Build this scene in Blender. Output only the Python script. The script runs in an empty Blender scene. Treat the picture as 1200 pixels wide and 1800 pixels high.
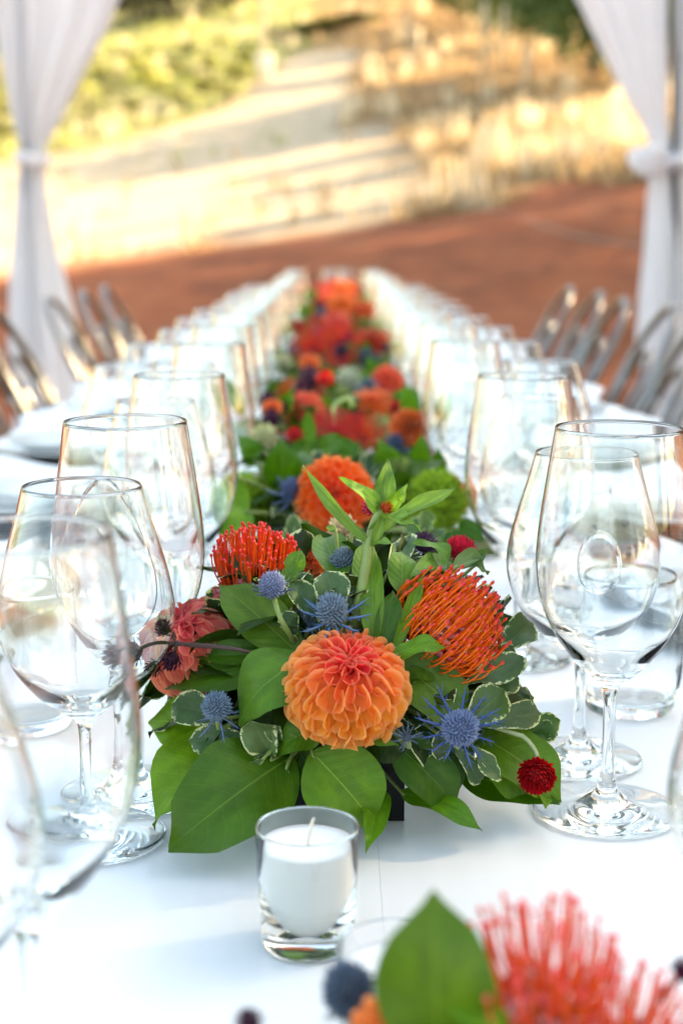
import bpy, math, random
from mathutils import Vector, Matrix, noise
V = Vector
R = math.radians
PI = math.pi
rng = random.Random(7)
scene = bpy.context.scene
COL = scene.collection

# ------------------------------------------------------------------ camera, sky, sun, exposure
TT = 0.75                                    # table top height
CAMZ = TT + 0.336
PITCH, YAW, FPX = R(10.4), R(0.22), 2600.0
cam_data = bpy.data.cameras.new("camera")
cam = bpy.data.objects.new("camera", cam_data)
COL.objects.link(cam)
cam.location = (0, 0, CAMZ)
cam.rotation_euler = (PI / 2 - PITCH, 0, -YAW)
cam_data.sensor_fit = 'VERTICAL'
cam_data.sensor_height = 36.0
cam_data.lens = 52.0
cam_data.clip_start = 0.02
cam_data.clip_end = 2000
cam_data.dof.use_dof = True
cam_data.dof.focus_distance = 0.85
cam_data.dof.aperture_fstop = 5.6
cam_data.dof.aperture_blades = 9
scene.camera = cam

SUN_TO = V((1.0, 0.34, 0.55)).normalized()   # direction towards the sun
sun_el = math.asin(SUN_TO.z)
sun_az = math.atan2(SUN_TO.x, SUN_TO.y)
world = bpy.data.worlds.new("World")
scene.world = world
world.use_nodes = True
wn = world.node_tree
bg = wn.nodes["Background"]
sky = wn.nodes.new("ShaderNodeTexSky")
sky.sky_type = 'NISHITA'
sky.sun_disc = False
sky.sun_elevation = sun_el
sky.sun_rotation = sun_az
sky.dust_density = 2.0
sky.ozone_density = 0.7
wn.links.new(sky.outputs[0], bg.inputs[0])
bg.inputs[1].default_value = 0.15
sd = bpy.data.lights.new("sun", 'SUN')
sd.energy = 5.0
sd.angle = R(0.5)
sd.color = (1.0, 0.84, 0.62)
so = bpy.data.objects.new("sun", sd)
COL.objects.link(so)
so.rotation_euler = SUN_TO.to_track_quat('Z', 'Y').to_euler()
vs = scene.view_settings
vs.view_transform = 'Standard'
vs.look = 'None'
vs.gamma = 1.0
vs.use_curve_mapping = False
vs.exposure = 2.62
try:
    vs.use_white_balance = True
    vs.white_balance_temperature = 8150
    vs.white_balance_tint = 4
except Exception:
    pass
cy = scene.cycles
cy.max_bounces = 40
cy.diffuse_bounces = 4
cy.glossy_bounces = 12
cy.transmission_bounces = 40
cy.transparent_max_bounces = 40
cy.sample_clamp_indirect = 6.0

# ------------------------------------------------------------------ helpers
CAM = V((0, 0, CAMZ))
FW = V((math.sin(YAW) * math.cos(PITCH), math.cos(YAW) * math.cos(PITCH), -math.sin(PITCH)))
RT = V((math.cos(YAW), -math.sin(YAW), 0))
UP = RT.cross(FW)

def ray(u, v):
    return (FW + RT * ((u - 600) / FPX) - UP * ((v - 900) / FPX))

def at(u, v, Y):                              # the point at depth Y seen at photograph position (u, v)
    d = ray(u, v)
    return CAM + d * (Y / d.y)

def tag(o, label=None, cat=None, group=None, kind=None):
    if label: o["label"] = label
    if cat: o["category"] = cat
    if group: o["group"] = group
    if kind: o["kind"] = kind
    return o

def thing(name, label, cat, loc=(0, 0, 0), group=None, rz=0):
    o = bpy.data.objects.new(name, None)
    o.empty_display_size = 0.05
    COL.objects.link(o)
    o.location = loc
    o.rotation_euler = (0, 0, rz)
    return tag(o, label, cat, group)

def mk(name, geo, mat, smooth=True):
    """geo = (verts, faces, uvs per vertex or None, tints per vertex or None)"""
    vs_, fs_ = geo[0], geo[1]
    me = bpy.data.meshes.new(name)
    me.from_pydata([tuple(p) for p in vs_], [], fs_)
    if smooth:
        me.polygons.foreach_set("use_smooth", [True] * len(me.polygons))
    if len(geo) > 2 and geo[2]:
        uvl = me.uv_layers.new(name="uv")
        li = [0] * len(me.loops)
        me.loops.foreach_get("vertex_index", li)
        flat = []
        for i in li:
            flat.extend(geo[2][i])
        uvl.data.foreach_set("uv", flat)
    at_ = me.color_attributes.new("tint", 'FLOAT_COLOR', 'POINT')
    if len(geo) > 3 and geo[3]:
        flat = []
        for c in geo[3]:
            flat.extend((c[0], c[1], c[2], 1))
    else:
        flat = [1.0] * (4 * len(vs_))
    at_.data.foreach_set("color", flat)
    if mat:
        me.materials.append(mat)
    me.update()
    return me

def ob(name, me, parent=None, M=None, color=None):
    o = bpy.data.objects.new(name, me)
    COL.objects.link(o)
    if parent: o.parent = parent
    if M is not None: o.matrix_local = M
    if color: o.color = (color[0], color[1], color[2], 1)
    return o

def join(parts):
    """parts: list of (geo, matrix, tint)"""
    vs_, fs_, us_, ts_ = [], [], [], []
    for geo, M, tint in parts:
        b = len(vs_)
        vs_.extend(M @ V(p) for p in geo[0])
        fs_.extend(tuple(b + i for i in f) for f in geo[1])
        us_.extend(geo[2] if len(geo) > 2 and geo[2] else [(0.5, 0.5)] * len(geo[0]))
        t = tint or (1, 1, 1)
        ts_.extend([t] * len(geo[0]))
    return vs_, fs_, us_, ts_

def frame(o, y, z, sx=1, sy=1, sz=1):
    """matrix with local Y along y, local Z near z"""
    y = y.normalized()
    z = z - y * z.dot(y)
    if z.length < 1e-6:
        z = y.orthogonal()
    z.normalize()
    x = y.cross(z)
    return Matrix(((x.x * sx, y.x * sy, z.x * sz, o.x), (x.y * sx, y.y * sy, z.y * sz, o.y),
                   (x.z * sx, y.z * sy, z.z * sz, o.z), (0, 0, 0, 1)))

def tube(pts, rads, n=8, caps=True):
    pts = [V(p) for p in pts]
    if not hasattr(rads, '__len__'): rads = [rads] * len(pts)
    vs_, fs_, us_ = [], [], []
    t0 = (pts[1] - pts[0]).normalized()
    nn = t0.orthogonal().normalized()
    for i, p in enumerate(pts):
        a = pts[max(i - 1, 0)]; b = pts[min(i + 1, len(pts) - 1)]
        t = (b - a).normalized()
        nn = (nn - t * nn.dot(t)).normalized()
        bb = t.cross(nn)
        for k in range(n):
            an = 2 * PI * k / n
            vs_.append(p + (nn * math.cos(an) + bb * math.sin(an)) * rads[i])
            us_.append((k / n, i / (len(pts) - 1)))
    for i in range(len(pts) - 1):
        for k in range(n):
            a = i * n + k; b = i * n + (k + 1) % n
            fs_.append((a, b, b + n, a + n))
    if caps:
        fs_.append(tuple(range(n - 1, -1, -1)))
        fs_.append(tuple(range((len(pts) - 1) * n, len(pts) * n)))
    return vs_, fs_, us_

def spline(pts, k=6):
    """Catmull-Rom through points (tuples of any length)"""
    P = [tuple(p) for p in pts]
    out = []
    for i in range(len(P) - 1):
        p0 = P[max(i - 1, 0)]; p1 = P[i]; p2 = P[i + 1]; p3 = P[min(i + 2, len(P) - 1)]
        for j in range(k):
            t = j / k
            out.append(tuple(0.5 * ((2 * b) + (-a + c) * t + (2 * a - 5 * b + 4 * c - d) * t * t + (-a + 3 * b - 3 * c + d) * t ** 3)
                             for a, b, c, d in zip(p0, p1, p2, p3)))
    out.append(P[-1])
    return out

def lathe(prof, n=48):
    """prof: list of (r, z)"""
    vs_, fs_, ring = [], [], []
    for r, z in prof:
        if r < 1e-6:
            ring.append([len(vs_)] * n); vs_.append((0, 0, z))
        else:
            b = len(vs_)
            for k in range(n):
                a = 2 * PI * k / n
                vs_.append((r * math.cos(a), r * math.sin(a), z))
            ring.append(list(range(b, b + n)))
    for i in range(len(prof) - 1):
        A, B = ring[i], ring[i + 1]
        for k in range(n):
            q = [A[k], A[(k + 1) % n], B[(k + 1) % n], B[k]]
            f = []
            for w in q:
                if w not in f: f.append(w)
            if len(f) > 2: fs_.append(tuple(f))
    return vs_, fs_

def box(x0, x1, y0, y1, z0, z1, bev=0.0):
    if bev <= 0:
        vs_ = [(x, y, z) for z in (z0, z1) for y in (y0, y1) for x in (x0, x1)]
        return vs_, [(0, 2, 3, 1), (4, 5, 7, 6), (0, 1, 5, 4), (2, 6, 7, 3), (0, 4, 6, 2), (1, 3, 7, 5)]
    b = bev
    vs_, fs_ = [], []
    lay = [(z0, b), (z0 + b, 0), (z1 - b, 0), (z1, b)]
    for z, q in lay:
        xs = (x0 + q, x1 - q); ys = (y0 + q, y1 - q)
        c = b - q if q == 0 else 0
        vs_ += [(xs[0] + c, ys[0], z), (xs[1] - c, ys[0], z), (xs[1], ys[0] + c, z), (xs[1], ys[1] - c, z),
                (xs[1] - c, ys[1], z), (xs[0] + c, ys[1], z), (xs[0], ys[1] - c, z), (xs[0], ys[0] + c, z)]
    for i in range(3):
        for k in range(8):
            a = i * 8 + k; d = i * 8 + (k + 1) % 8
            fs_.append((a, d, d + 8, a + 8))
    fs_.append((7, 6, 5, 4, 3, 2, 1, 0)); fs_.append(tuple(range(24, 32)))
    return vs_, fs_

def shift(geo, d):
    d = V(d)
    return ([V(p) + d for p in geo[0]],) + tuple(geo[1:])

# ------------------------------------------------------------------ materials
def newmat(name):
    m = bpy.data.materials.new(name)
    m.use_nodes = True
    nt = m.node_tree
    return m, nt, nt.nodes["Principled BSDF"], nt.nodes["Material Output"]

def N(nt, t, **kw):
    n = nt.nodes.new(t)
    for k, v in kw.items():
        setattr(n, k, v)
    return n

def noise_tex(nt, scale, detail=4, rough=0.55, coord='Object'):
    tc = N(nt, "ShaderNodeTexCoord")
    t = N(nt, "ShaderNodeTexNoise")
    t.inputs["Scale"].default_value = scale
    t.inputs["Detail"].default_value = detail
    t.inputs["Roughness"].default_value = rough
    nt.links.new(tc.outputs[coord], t.inputs["Vector"])
    return t

def ramp(nt, src, stops):
    r = N(nt, "ShaderNodeValToRGB")
    els = r.color_ramp.elements
    while len(els) < len(stops): els.new(0.5)
    for e, (p, c) in zip(els, stops):
        e.position = p; e.color = (c[0], c[1], c[2], 1)
    nt.links.new(src, r.inputs[0])
    return r

def mixc(nt, fac, a, b, mode='MIX'):
    m = N(nt, "ShaderNodeMix", data_type='RGBA', blend_type=mode)
    for sock, val in ((m.inputs[0], fac), (m.inputs[6], a), (m.inputs[7], b)):
        if hasattr(val, 'links') or hasattr(val, 'node'):
            nt.links.new(val, sock)
        elif isinstance(val, (int, float)):
            sock.default_value = val
        else:
            sock.default_value = (val[0], val[1], val[2], 1)
    return m.outputs[2]

def math_(nt, op, a, b=None, c=None):
    m = N(nt, "ShaderNodeMath", operation=op)
    for i, v in enumerate((a, b, c)):
        if v is None: continue
        if isinstance(v, (int, float)): m.inputs[i].default_value = v
        else: nt.links.new(v, m.inputs[i])
    return m.outputs[0]

def bump(nt, bs, height, strength=0.3, dist=0.001):
    b = N(nt, "ShaderNodeBump")
    b.inputs["Strength"].default_value = strength
    b.inputs["Distance"].default_value = dist
    nt.links.new(height, b.inputs["Height"])
    nt.links.new(b.outputs[0], bs.inputs["Normal"])

def plain(name, col, rough=0.5, metal=0.0, var=0.12, scale=20, bumps=0.0, spec=0.5):
    m, nt, bs, out = newmat(name)
    t = noise_tex(nt, scale)
    c = mixc(nt, t.outputs[0], [x * (1 - var) for x in col], [min(1, x * (1 + var)) for x in col])
    nt.links.new(c, bs.inputs["Base Color"])
    bs.inputs["Roughness"].default_value = rough
    bs.inputs["Metallic"].default_value = metal
    bs.inputs["Specular IOR Level"].default_value = spec
    if bumps: bump(nt, bs, t.outputs[0], bumps, 0.002)
    return m

def translucent(m, nt, bs, out, colsock, fac=0.3, normal=None):
    tr = N(nt, "ShaderNodeBsdfTranslucent")
    mx = N(nt, "ShaderNodeMixShader")
    mx.inputs[0].default_value = fac
    if hasattr(colsock, 'node'): nt.links.new(colsock, tr.inputs[0])
    else: tr.inputs[0].default_value = (*colsock, 1)
    nt.links.new(bs.outputs[0], mx.inputs[1]); nt.links.new(tr.outputs[0], mx.inputs[2])
    nt.links.new(mx.outputs[0], out.inputs[0])

def leaf_mat(name, base, vein, rough=0.38, variegated=False, vein_n=9, trans=0.22, qs=0.5):
    m, nt, bs, out = newmat(name)
    oi = N(nt, "ShaderNodeObjectInfo")
    at_ = N(nt, "ShaderNodeAttribute"); at_.attribute_name = "tint"
    tint = mixc(nt, 1.0, oi.outputs["Color"], at_.outputs["Color"], 'MULTIPLY')
    uv = N(nt, "ShaderNodeUVMap")
    sep = N(nt, "ShaderNodeSeparateXYZ")
    nt.links.new(uv.outputs[0], sep.inputs[0])
    a = math_(nt, 'ABSOLUTE', math_(nt, 'SUBTRACT', sep.outputs[0], 0.5))       # 0 centre .. .5 edge
    nz = noise_tex(nt, 9 if variegated else 60, 6, 0.65)
    nz2 = noise_tex(nt, 4, 3, 0.5)
    c = mixc(nt, nz2.outputs[0], [x * 0.65 for x in base], [x * 1.35 for x in base])
    c = mixc(nt, math_(nt, 'MULTIPLY', nz.outputs[0], 0.3), c, [x * 0.5 for x in base])
    ph = math_(nt, 'SUBTRACT', sep.outputs[1], math_(nt, 'MULTIPLY', a, 0.42))
    s = math_(nt, 'FRACT', math_(nt, 'ADD', math_(nt, 'MULTIPLY', ph, vein_n), math_(nt, 'MULTIPLY', nz2.outputs[0], 0.5)))
    side = math_(nt, 'LESS_THAN', math_(nt, 'ABSOLUTE', math_(nt, 'SUBTRACT', s, 0.5)), 0.03)
    mid = math_(nt, 'LESS_THAN', a, math_(nt, 'SUBTRACT', 0.013, math_(nt, 'MULTIPLY', sep.outputs[1], 0.009)))
    veins = math_(nt, 'MAXIMUM', mid, math_(nt, 'MULTIPLY', side, 0.22))
    if variegated:
        e = math_(nt, 'ADD', math_(nt, 'MULTIPLY', a, 2.0), math_(nt, 'MULTIPLY', math_(nt, 'SUBTRACT', nz.outputs[0], 0.5), 1.5))
        tipw = math_(nt, 'MULTIPLY', math_(nt, 'MAXIMUM', math_(nt, 'SUBTRACT', sep.outputs[1], 0.8), 0.0), 1.3)
        e = math_(nt, 'ADD', e, tipw)
        edge = math_(nt, 'GREATER_THAN', e, 0.93)
        c = mixc(nt, math_(nt, 'MULTIPLY', veins, 0.35), c, vein)
        c = mixc(nt, 1.0, c, tint, 'MULTIPLY')
        c = mixc(nt, edge, c, (0.62, 0.66, 0.36))
    else:
        sp = noise_tex(nt, 26, 2, 0.5)
        c = mixc(nt, math_(nt, 'MULTIPLY', math_(nt, 'GREATER_THAN', sp.outputs[0], 0.735), 0.55), c, (0.10, 0.07, 0.02))
        lt_ = noise_tex(nt, 2.3, 4, 0.6)
        c = mixc(nt, ramp(nt, lt_.outputs[0], [(0.5, (0, 0, 0)), (0.75, (.6, .6, .6))]).outputs[0], c, (base[0] * 1.9, base[1] * 1.6, base[2] * 1.5))
        c = mixc(nt, math_(nt, 'MULTIPLY', veins, 0.75), c, vein)
        c = mixc(nt, 1.0, c, tint, 'MULTIPLY')
    nt.links.new(c, bs.inputs["Base Color"])
    bs.inputs["Roughness"].default_value = rough
    bs.inputs["Specular IOR Level"].default_value = 0.28
    quilt = math_(nt, 'MULTIPLY', math_(nt, 'POWER', math_(nt, 'SUBTRACT', 1.0, math_(nt, 'ABSOLUTE', math_(nt, 'SUBTRACT', math_(nt, 'MULTIPLY', s, 2.0), 1.0))), 0.5), -qs)
    h = math_(nt, 'ADD', math_(nt, 'MULTIPLY', veins, -0.6), math_(nt, 'ADD', math_(nt, 'MULTIPLY', nz.outputs[0], 0.5), quilt))
    bump(nt, bs, h, 0.55, 0.0007)
    tc_ = mixc(nt, 1.0, c, (1.3, 1.5, 0.5), 'MULTIPLY')
    translucent(m, nt, bs, out, tc_, trans)
    return m

def tint_mat(name, rough=0.5, trans=0.3, tip=None, tipfrom=0.6, edge=None, streak=0.0, spec=0.3):
    """colour from the object's colour times the tint attribute, with a gradient along UV v"""
    m, nt, bs, out = newmat(name)
    oi = N(nt, "ShaderNodeObjectInfo")
    at_ = N(nt, "ShaderNodeAttribute"); at_.attribute_name = "tint"
    c = mixc(nt, 1.0, oi.outputs["Color"], at_.outputs["Color"], 'MULTIPLY')
    uv = N(nt, "ShaderNodeUVMap")
    sep = N(nt, "ShaderNodeSeparateXYZ")
    nt.links.new(uv.outputs[0], sep.inputs[0])
    if tip:
        f = ramp(nt, sep.outputs[1], [(tipfrom, (0, 0, 0)), (min(1, tipfrom + 0.25), (1, 1, 1))])
        c = mixc(nt, f.outputs[0], c, tip)
    if edge:
        a = math_(nt, 'ABSOLUTE', math_(nt, 'SUBTRACT', sep.outputs[0], 0.5))
        e = math_(nt, 'MAXIMUM', math_(nt, 'MULTIPLY', a, 2.0), sep.outputs[1])
        f = ramp(nt, e, [(0.74, (0, 0, 0)), (1.0, (edge[3],) * 3)])
        c = mixc(nt, f.outputs[0], c, mixc(nt, 0.42, c, edge[:3]))
    if streak:
        w = N(nt, "ShaderNodeTexWave"); w.inputs["Scale"].default_value = 6; w.inputs["Distortion"].default_value = 1.5
        nt.links.new(uv.outputs[0], w.inputs[0])
        c = mixc(nt, math_(nt, 'MULTIPLY', w.outputs[1], streak), c, mixc(nt, 1.0, c, (0.6, 0.5, 0.5), 'MULTIPLY'))
    nt.links.new(c, bs.inputs["Base Color"])
    bs.inputs["Roughness"].default_value = rough
    bs.inputs["Specular IOR Level"].default_value = spec
    translucent(m, nt, bs, out, c, trans)
    return m

def glass_mat(name, rough=0.0, ior=1.48):
    m, nt, bs, out = newmat(name)
    nt.nodes.remove(bs)
    g = N(nt, "ShaderNodeBsdfGlass")
    g.inputs["IOR"].default_value = ior
    g.inputs["Roughness"].default_value = rough
    g.inputs["Color"].default_value = (0.995, 1.0, 0.998, 1)
    nt.links.new(g.outputs[0], out.inputs[0])
    return m

M_glass = glass_mat("clear_glass")
M_salal = leaf_mat("salal_leaf", (0.062, 0.150, 0.008), (0.17, 0.28, 0.04), 0.40)
M_pitt = leaf_mat("pittosporum_leaf", (0.075, 0.135, 0.048), (0.22, 0.30, 0.14), 0.42, variegated=True, vein_n=7, qs=0.15)
M_soft = leaf_mat("downy_leaf", (0.14, 0.24, 0.06), (0.36, 0.46, 0.24), 0.6, vein_n=12, qs=0.0)
M_stem = plain("green_stem", (0.20, 0.27, 0.07), 0.5, var=0.3, scale=60)
M_brown = plain("brown_stem", (0.055, 0.025, 0.02), 0.55, var=0.3, scale=80)
M_petal = tint_mat("dahlia_petal", 0.55, 0.34, edge=(1.0, 0.75, 0.42, 0.9), streak=0.15, spec=0.15)
M_style = tint_mat("pincushion_style", 0.35, 0.22, tip=(0.72, 0.012, 0.055), tipfrom=0.72, spec=0.4)
M_style_pink = tint_mat("pincushion_style_pink", 0.4, 0.25, tip=(0.95, 0.12, 0.17), tipfrom=0.72, spec=0.3)
M_fluff = tint_mat("flower_fluff", 0.6, 0.3)
M_cone = tint_mat("thistle_cone", 0.55, 0.12, tip=(0.22, 0.28, 0.40), tipfrom=0.5)
M_bract = tint_mat("thistle_bract", 0.45, 0.15)
M_petal2 = tint_mat("soft_petal", 0.5, 0.3)
M_black = plain("black_box", (0.003, 0.003, 0.0035), 0.4, var=0.2, spec=0.2)
M_foam = plain("wet_foam", (0.015, 0.03, 0.015), 0.9, var=0.3, scale=80)
M_wax = plain("white_wax", (0.86, 0.86, 0.84), 0.35, var=0.02)
M_wick = plain("wick", (0.75, 0.68, 0.55), 0.8)
M_china = plain("white_china", (0.8, 0.8, 0.79), 0.12, var=0.02)
M_slate = plain("slate_charger", (0.022, 0.024, 0.032), 0.4, var=0.3, scale=12, bumps=0.3)
M_linen = plain("white_linen", (0.78, 0.78, 0.78), 0.9, var=0.05, scale=300, bumps=0.2)
M_steel = plain("cutlery_steel", (0.62, 0.62, 0.63), 0.15, metal=1.0, var=0.05)
M_chair = plain("gunmetal_tube", (0.20, 0.19, 0.185), 0.28, metal=1.0, var=0.15, scale=8)
M_post = plain("black_post", (0.02, 0.02, 0.022), 0.45)
M_rope = plain("pale_rope", (0.55, 0.5, 0.42), 0.8)
M_bark = plain("bark", (0.09, 0.06, 0.04), 0.9, var=0.4, scale=12, bumps=0.8)

def table_mat():
    m, nt, bs, out = newmat("white_gloss_paint")
    tc = N(nt, "ShaderNodeTexCoord")
    mp = N(nt, "ShaderNodeMapping"); mp.inputs["Scale"].default_value = (14, 0.9, 1)
    nt.links.new(tc.outputs["Object"], mp.inputs[0])
    t = N(nt, "ShaderNodeTexNoise"); t.inputs["Scale"].default_value = 6; t.inputs["Detail"].default_value = 6
    nt.links.new(mp.outputs[0], t.inputs["Vector"])
    t2 = noise_tex(nt, 3.0, 3)
    c = mixc(nt, t.outputs[0], (0.77, 0.775, 0.77), (0.83, 0.83, 0.825))
    c = mixc(nt, math_(nt, 'MULTIPLY', t2.outputs[0], 0.2), c, (0.74, 0.75, 0.75))
    nt.links.new(c, bs.inputs["Base Color"])
    r = math_(nt, 'ADD', math_(nt, 'MULTIPLY', t2.outputs[0], 0.14), 0.2)
    nt.links.new(r, bs.inputs["Roughness"])
    bump(nt, bs, t.outputs[0], 0.12, 0.0008)
    return m
M_table = table_mat()

def drape_mat():
    m, nt, bs, out = newmat("sheer_white_drape")
    tc = N(nt, "ShaderNodeTexCoord")
    mp = N(nt, "ShaderNodeMapping"); mp.inputs["Scale"].default_value = (400, 400, 400)
    nt.links.new(tc.outputs["Object"], mp.inputs[0])
    t = N(nt, "ShaderNodeTexNoise"); nt.links.new(mp.outputs[0], t.inputs["Vector"])
    bs.inputs["Base Color"].default_value = (0.88, 0.88, 0.90, 1)
    bs.inputs["Roughness"].default_value = 0.8
    bump(nt, bs, t.outputs[0], 0.1, 0.001)
    tr = N(nt, "ShaderNodeBsdfTranslucent"); tr.inputs[0].default_value = (0.90, 0.90, 0.92, 1)
    mx = N(nt, "ShaderNodeMixShader"); mx.inputs[0].default_value = 0.58
    nt.links.new(bs.outputs[0], mx.inputs[1]); nt.links.new(tr.outputs[0], mx.inputs[2])
    tp = N(nt, "ShaderNodeBsdfTransparent")
    m2 = N(nt, "ShaderNodeMixShader"); m2.inputs[0].default_value = 0.13
    nt.links.new(mx.outputs[0], m2.inputs[1]); nt.links.new(tp.outputs[0], m2.inputs[2])
    nt.links.new(m2.outputs[0], out.inputs[0])
    return m
M_drape = drape_mat()

# ------------------------------------------------------------------ terrain
ZT = [(-400, 0), (8, 0), (12, 0.3), (16, 0.72), (20, 1.15), (28, 1.95), (40, 3.6), (60, 8.1), (75, 12.6), (100, 21), (150, 34), (300, 60), (700, 80)]
def interp(tab, x):
    if x <= tab[0][0]: return tab[0][1]
    for (a, za), (b, zb) in zip(tab, tab[1:]):
        if x <= b: return za + (zb - za) * (x - a) / (b - a)
    return tab[-1][1]
def sstep(a, b, x):
    t = max(0, min(1, (x - a) / (b - a)))
    return t * t * (3 - 2 * t)
def terr(x, y):
    z = sum(interp(ZT, y + d) for d in (-2, -1, 0, 1, 2)) / 5
    s = sstep(8, 20, y)
    z += 0.13 * 25 * math.tanh(x / 25) * s
    z += s * 0.25 * noise.noise(V((x * 0.15, y * 0.15, 0))) + 0.03 * sstep(6, 12, y) * noise.noise(V((x * 0.9, y * 0.9, 3)))
    return z
def tpix(u, v):                               # the terrain point seen at photograph position (u, v)
    d = ray(u, v).normalized()
    t = 6.0
    while t < 400:
        p = CAM + d * t
        if p.z < terr(p.x, p.y): return p
        t += 0.25
    return CAM + d * 120
road = [tpix(*q) for q in ((200, 425), (230, 380), (270, 320), (350, 265), (440, 220), (510, 180), (540, 135), (560, 100))]
road_w = [6.0, 5.5, 5.0, 4.2, 3.2, 2.2, 1.8, 1.6]
road[0] = road[0]
def road_dist(x, y):
    best = 9e9
    for i in range(len(road) - 1):
        a, b = road[i], road[i + 1]
        ax, ay, bx, by = a.x, a.y, b.x, b.y
        L2 = (bx - ax) ** 2 + (by - ay) ** 2
        t = max(0, min(1, ((x - ax) * (bx - ax) + (y - ay) * (by - ay)) / L2))
        d = math.hypot(x - ax - t * (bx - ax), y - ay - t * (by - ay))
        best = min(best, d / (road_w[i] * (1 - t) + road_w[i + 1] * t))
    return best
vine_a, vine_b = tpix(60, 190), tpix(470, 130)
def zone(x, y):
    n = noise.noise(V((x * 0.35, y * 0.35, 5))) * 1.6 + noise.noise(V((x * 1.3, y * 1.3, 9))) * 0.5
    soil = 1 - sstep(20.3, 22.8, y + n - 0.5 * max(0, x))
    rd = (1 - sstep(0.7, 1.15, road_dist(x, y) + 0.12 * n)) * (1 - soil)
    rd = max(rd, (1 - soil) * (1 - sstep(-0.5, 1.8, x + 0.5 * n - 0.02 * (y - 22))) * (1 - sstep(40, 46, y + n)))
    green = 0.0
    if y > 34 and x < 1.0:
        green = sstep(42, 50, y + n * 1.5 - 0.3 * (x + 4)) * (1 - sstep(-3.0, 0.5, x + n))
    return soil, rd, green * (1 - rd)

xs = sorted(set([round(-11 + 0.28 * i, 3) for i in range(86)] + [-600, -300, -150, -90, -60, -45, -35, -28, -22, -18, -15, -13, 15, 17, 20, 24, 30, 38, 50, 70, 100, 150, 300, 600]))
ys = sorted(set([-600, -300, -100, -50, -25, -12, -6, -2, 0, 2, 4] + [round(5 + 0.3 * i, 3) for i in range(50)] + [20 + 0.4 * i for i in range(60)] + [44 + 0.8 * i for i in range(60)] + [95, 100, 110, 125, 150, 200, 300, 450, 700]))
gv, gf, gt = [], [], []
for y in ys:
    for x in xs:
        gv.append((x, y, terr(x, y)))
        gt.append(zone(x, y))
nx = len(xs)
for j in range(len(ys) - 1):
    for i in range(nx - 1):
        a = j * nx + i
        gf.append((a, a + 1, a + nx + 1, a + nx))
def ground_mat():
    m, nt, bs, out = newmat("soil_and_dry_grass")
    at_ = N(nt, "ShaderNodeAttribute"); at_.attribute_name = "tint"
    sep = N(nt, "ShaderNodeSeparateColor"); nt.links.new(at_.outputs[0], sep.inputs[0])
    n1 = noise_tex(nt, 2.2, 8, 0.65); n2 = noise_tex(nt, 0.5, 4)
    dry = ramp(nt, n1.outputs[0], [(0.36, (0.15, 0.055, 0.022)), (0.5, (0.24, 0.125, 0.052)), (0.62, (0.36, 0.24, 0.13))])
    soil = ramp(nt, n1.outputs[0], [(0.25, (0.18, 0.046, 0.017)), (0.5, (0.27, 0.074, 0.028)), (0.75, (0.36, 0.115, 0.048))])
    dirt = ramp(nt, n1.outputs[0], [(0.3, (0.34, 0.245, 0.155)), (0.7, (0.48, 0.385, 0.27))])
    grn = ramp(nt, n1.outputs[0], [(0.3, (0.24, 0.23, 0.08)), (0.7, (0.38, 0.34, 0.15))])
    c = mixc(nt, math_(nt, 'MULTIPLY', n2.outputs[0], 0.5), dry.outputs[0], (0.22, 0.14, 0.055))
    c = mixc(nt, sep.outputs[2], c, grn.outputs[0])
    c = mixc(nt, sep.outputs[1], c, dirt.outputs[0])
    n3 = noise_tex(nt, 0.9, 5, 0.7)
    blot = ramp(nt, n3.outputs[0], [(0.38, (1, 1, 1)), (0.52, (0, 0, 0))])
    sc_ = mixc(nt, math_(nt, 'MULTIPLY', blot.outputs[0], 0.75), soil.outputs[0], (0.15, 0.042, 0.017))
    n4 = noise_tex(nt, 1.7, 3, 0.6)
    weed = ramp(nt, n4.outputs[0], [(0.62, (0, 0, 0)), (0.72, (1, 1, 1))])
    sc_ = mixc(nt, math_(nt, 'MULTIPLY', weed.outputs[0], 0.45), sc_, (0.20, 0.15, 0.07))
    c = mixc(nt, sep.outputs[0], c, sc_)
    nt.links.new(c, bs.inputs["Base Color"])
    bs.inputs["Roughness"].default_value = 0.95
    bs.inputs["Specular IOR Level"].default_value = 0.1
    bump(nt, bs, n1.outputs[0], 0.8, 0.05)
    return m
g = ob("ground", mk("ground", (gv, gf, None, gt), ground_mat()))
tag(g, kind="structure")

# ------------------------------------------------------------------ foliage for the background
def clump_geo(n, rx, ry, rz, size, seed, hollow=0.35):
    r = random.Random(seed)
    vs_, fs_, ts_, us_ = [], [], [], []
    lumps = [(V((r.gauss(0, 1), r.gauss(0, 1), r.gauss(0, 1))).normalized() * r.uniform(0.25, 0.62), r.uniform(0.3, 0.5)) for _ in range(26)]
    for _ in range(n):
        c, rad = r.choice(lumps)
        d = V((r.gauss(0, 1), r.gauss(0, 1), r.gauss(0, 1))).normalized()
        p = c + d * rad * r.uniform(hollow, 1.0) ** 0.5
        p = V((p.x * rx, p.y * ry, p.z * rz))
        nrm = (d + V((r.uniform(-.7, .7), r.uniform(-.7, .7), r.uniform(-.2, .9)))).normalized()
        a = nrm.orthogonal().normalized(); b = nrm.cross(a)
        an = r.uniform(0, 2 * PI)
        a, b = a * math.cos(an) + b * math.sin(an), b * math.cos(an) - a * math.sin(an)
        s = size * r.uniform(0.6, 1.3)
        k = len(vs_)
        vs_ += [p - a * s * 1.3, p - b * s * 0.55 + nrm * s * .15, p + a * s * 1.3, p + b * s * 0.55 + nrm * s * .15]
        fs_.append((k, k + 1, k + 2, k + 3))
        t = r.uniform(0.7, 1.25)
        ts_ += [(t, t, t * 0.9)] * 4
    return vs_, fs_, None, ts_

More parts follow.
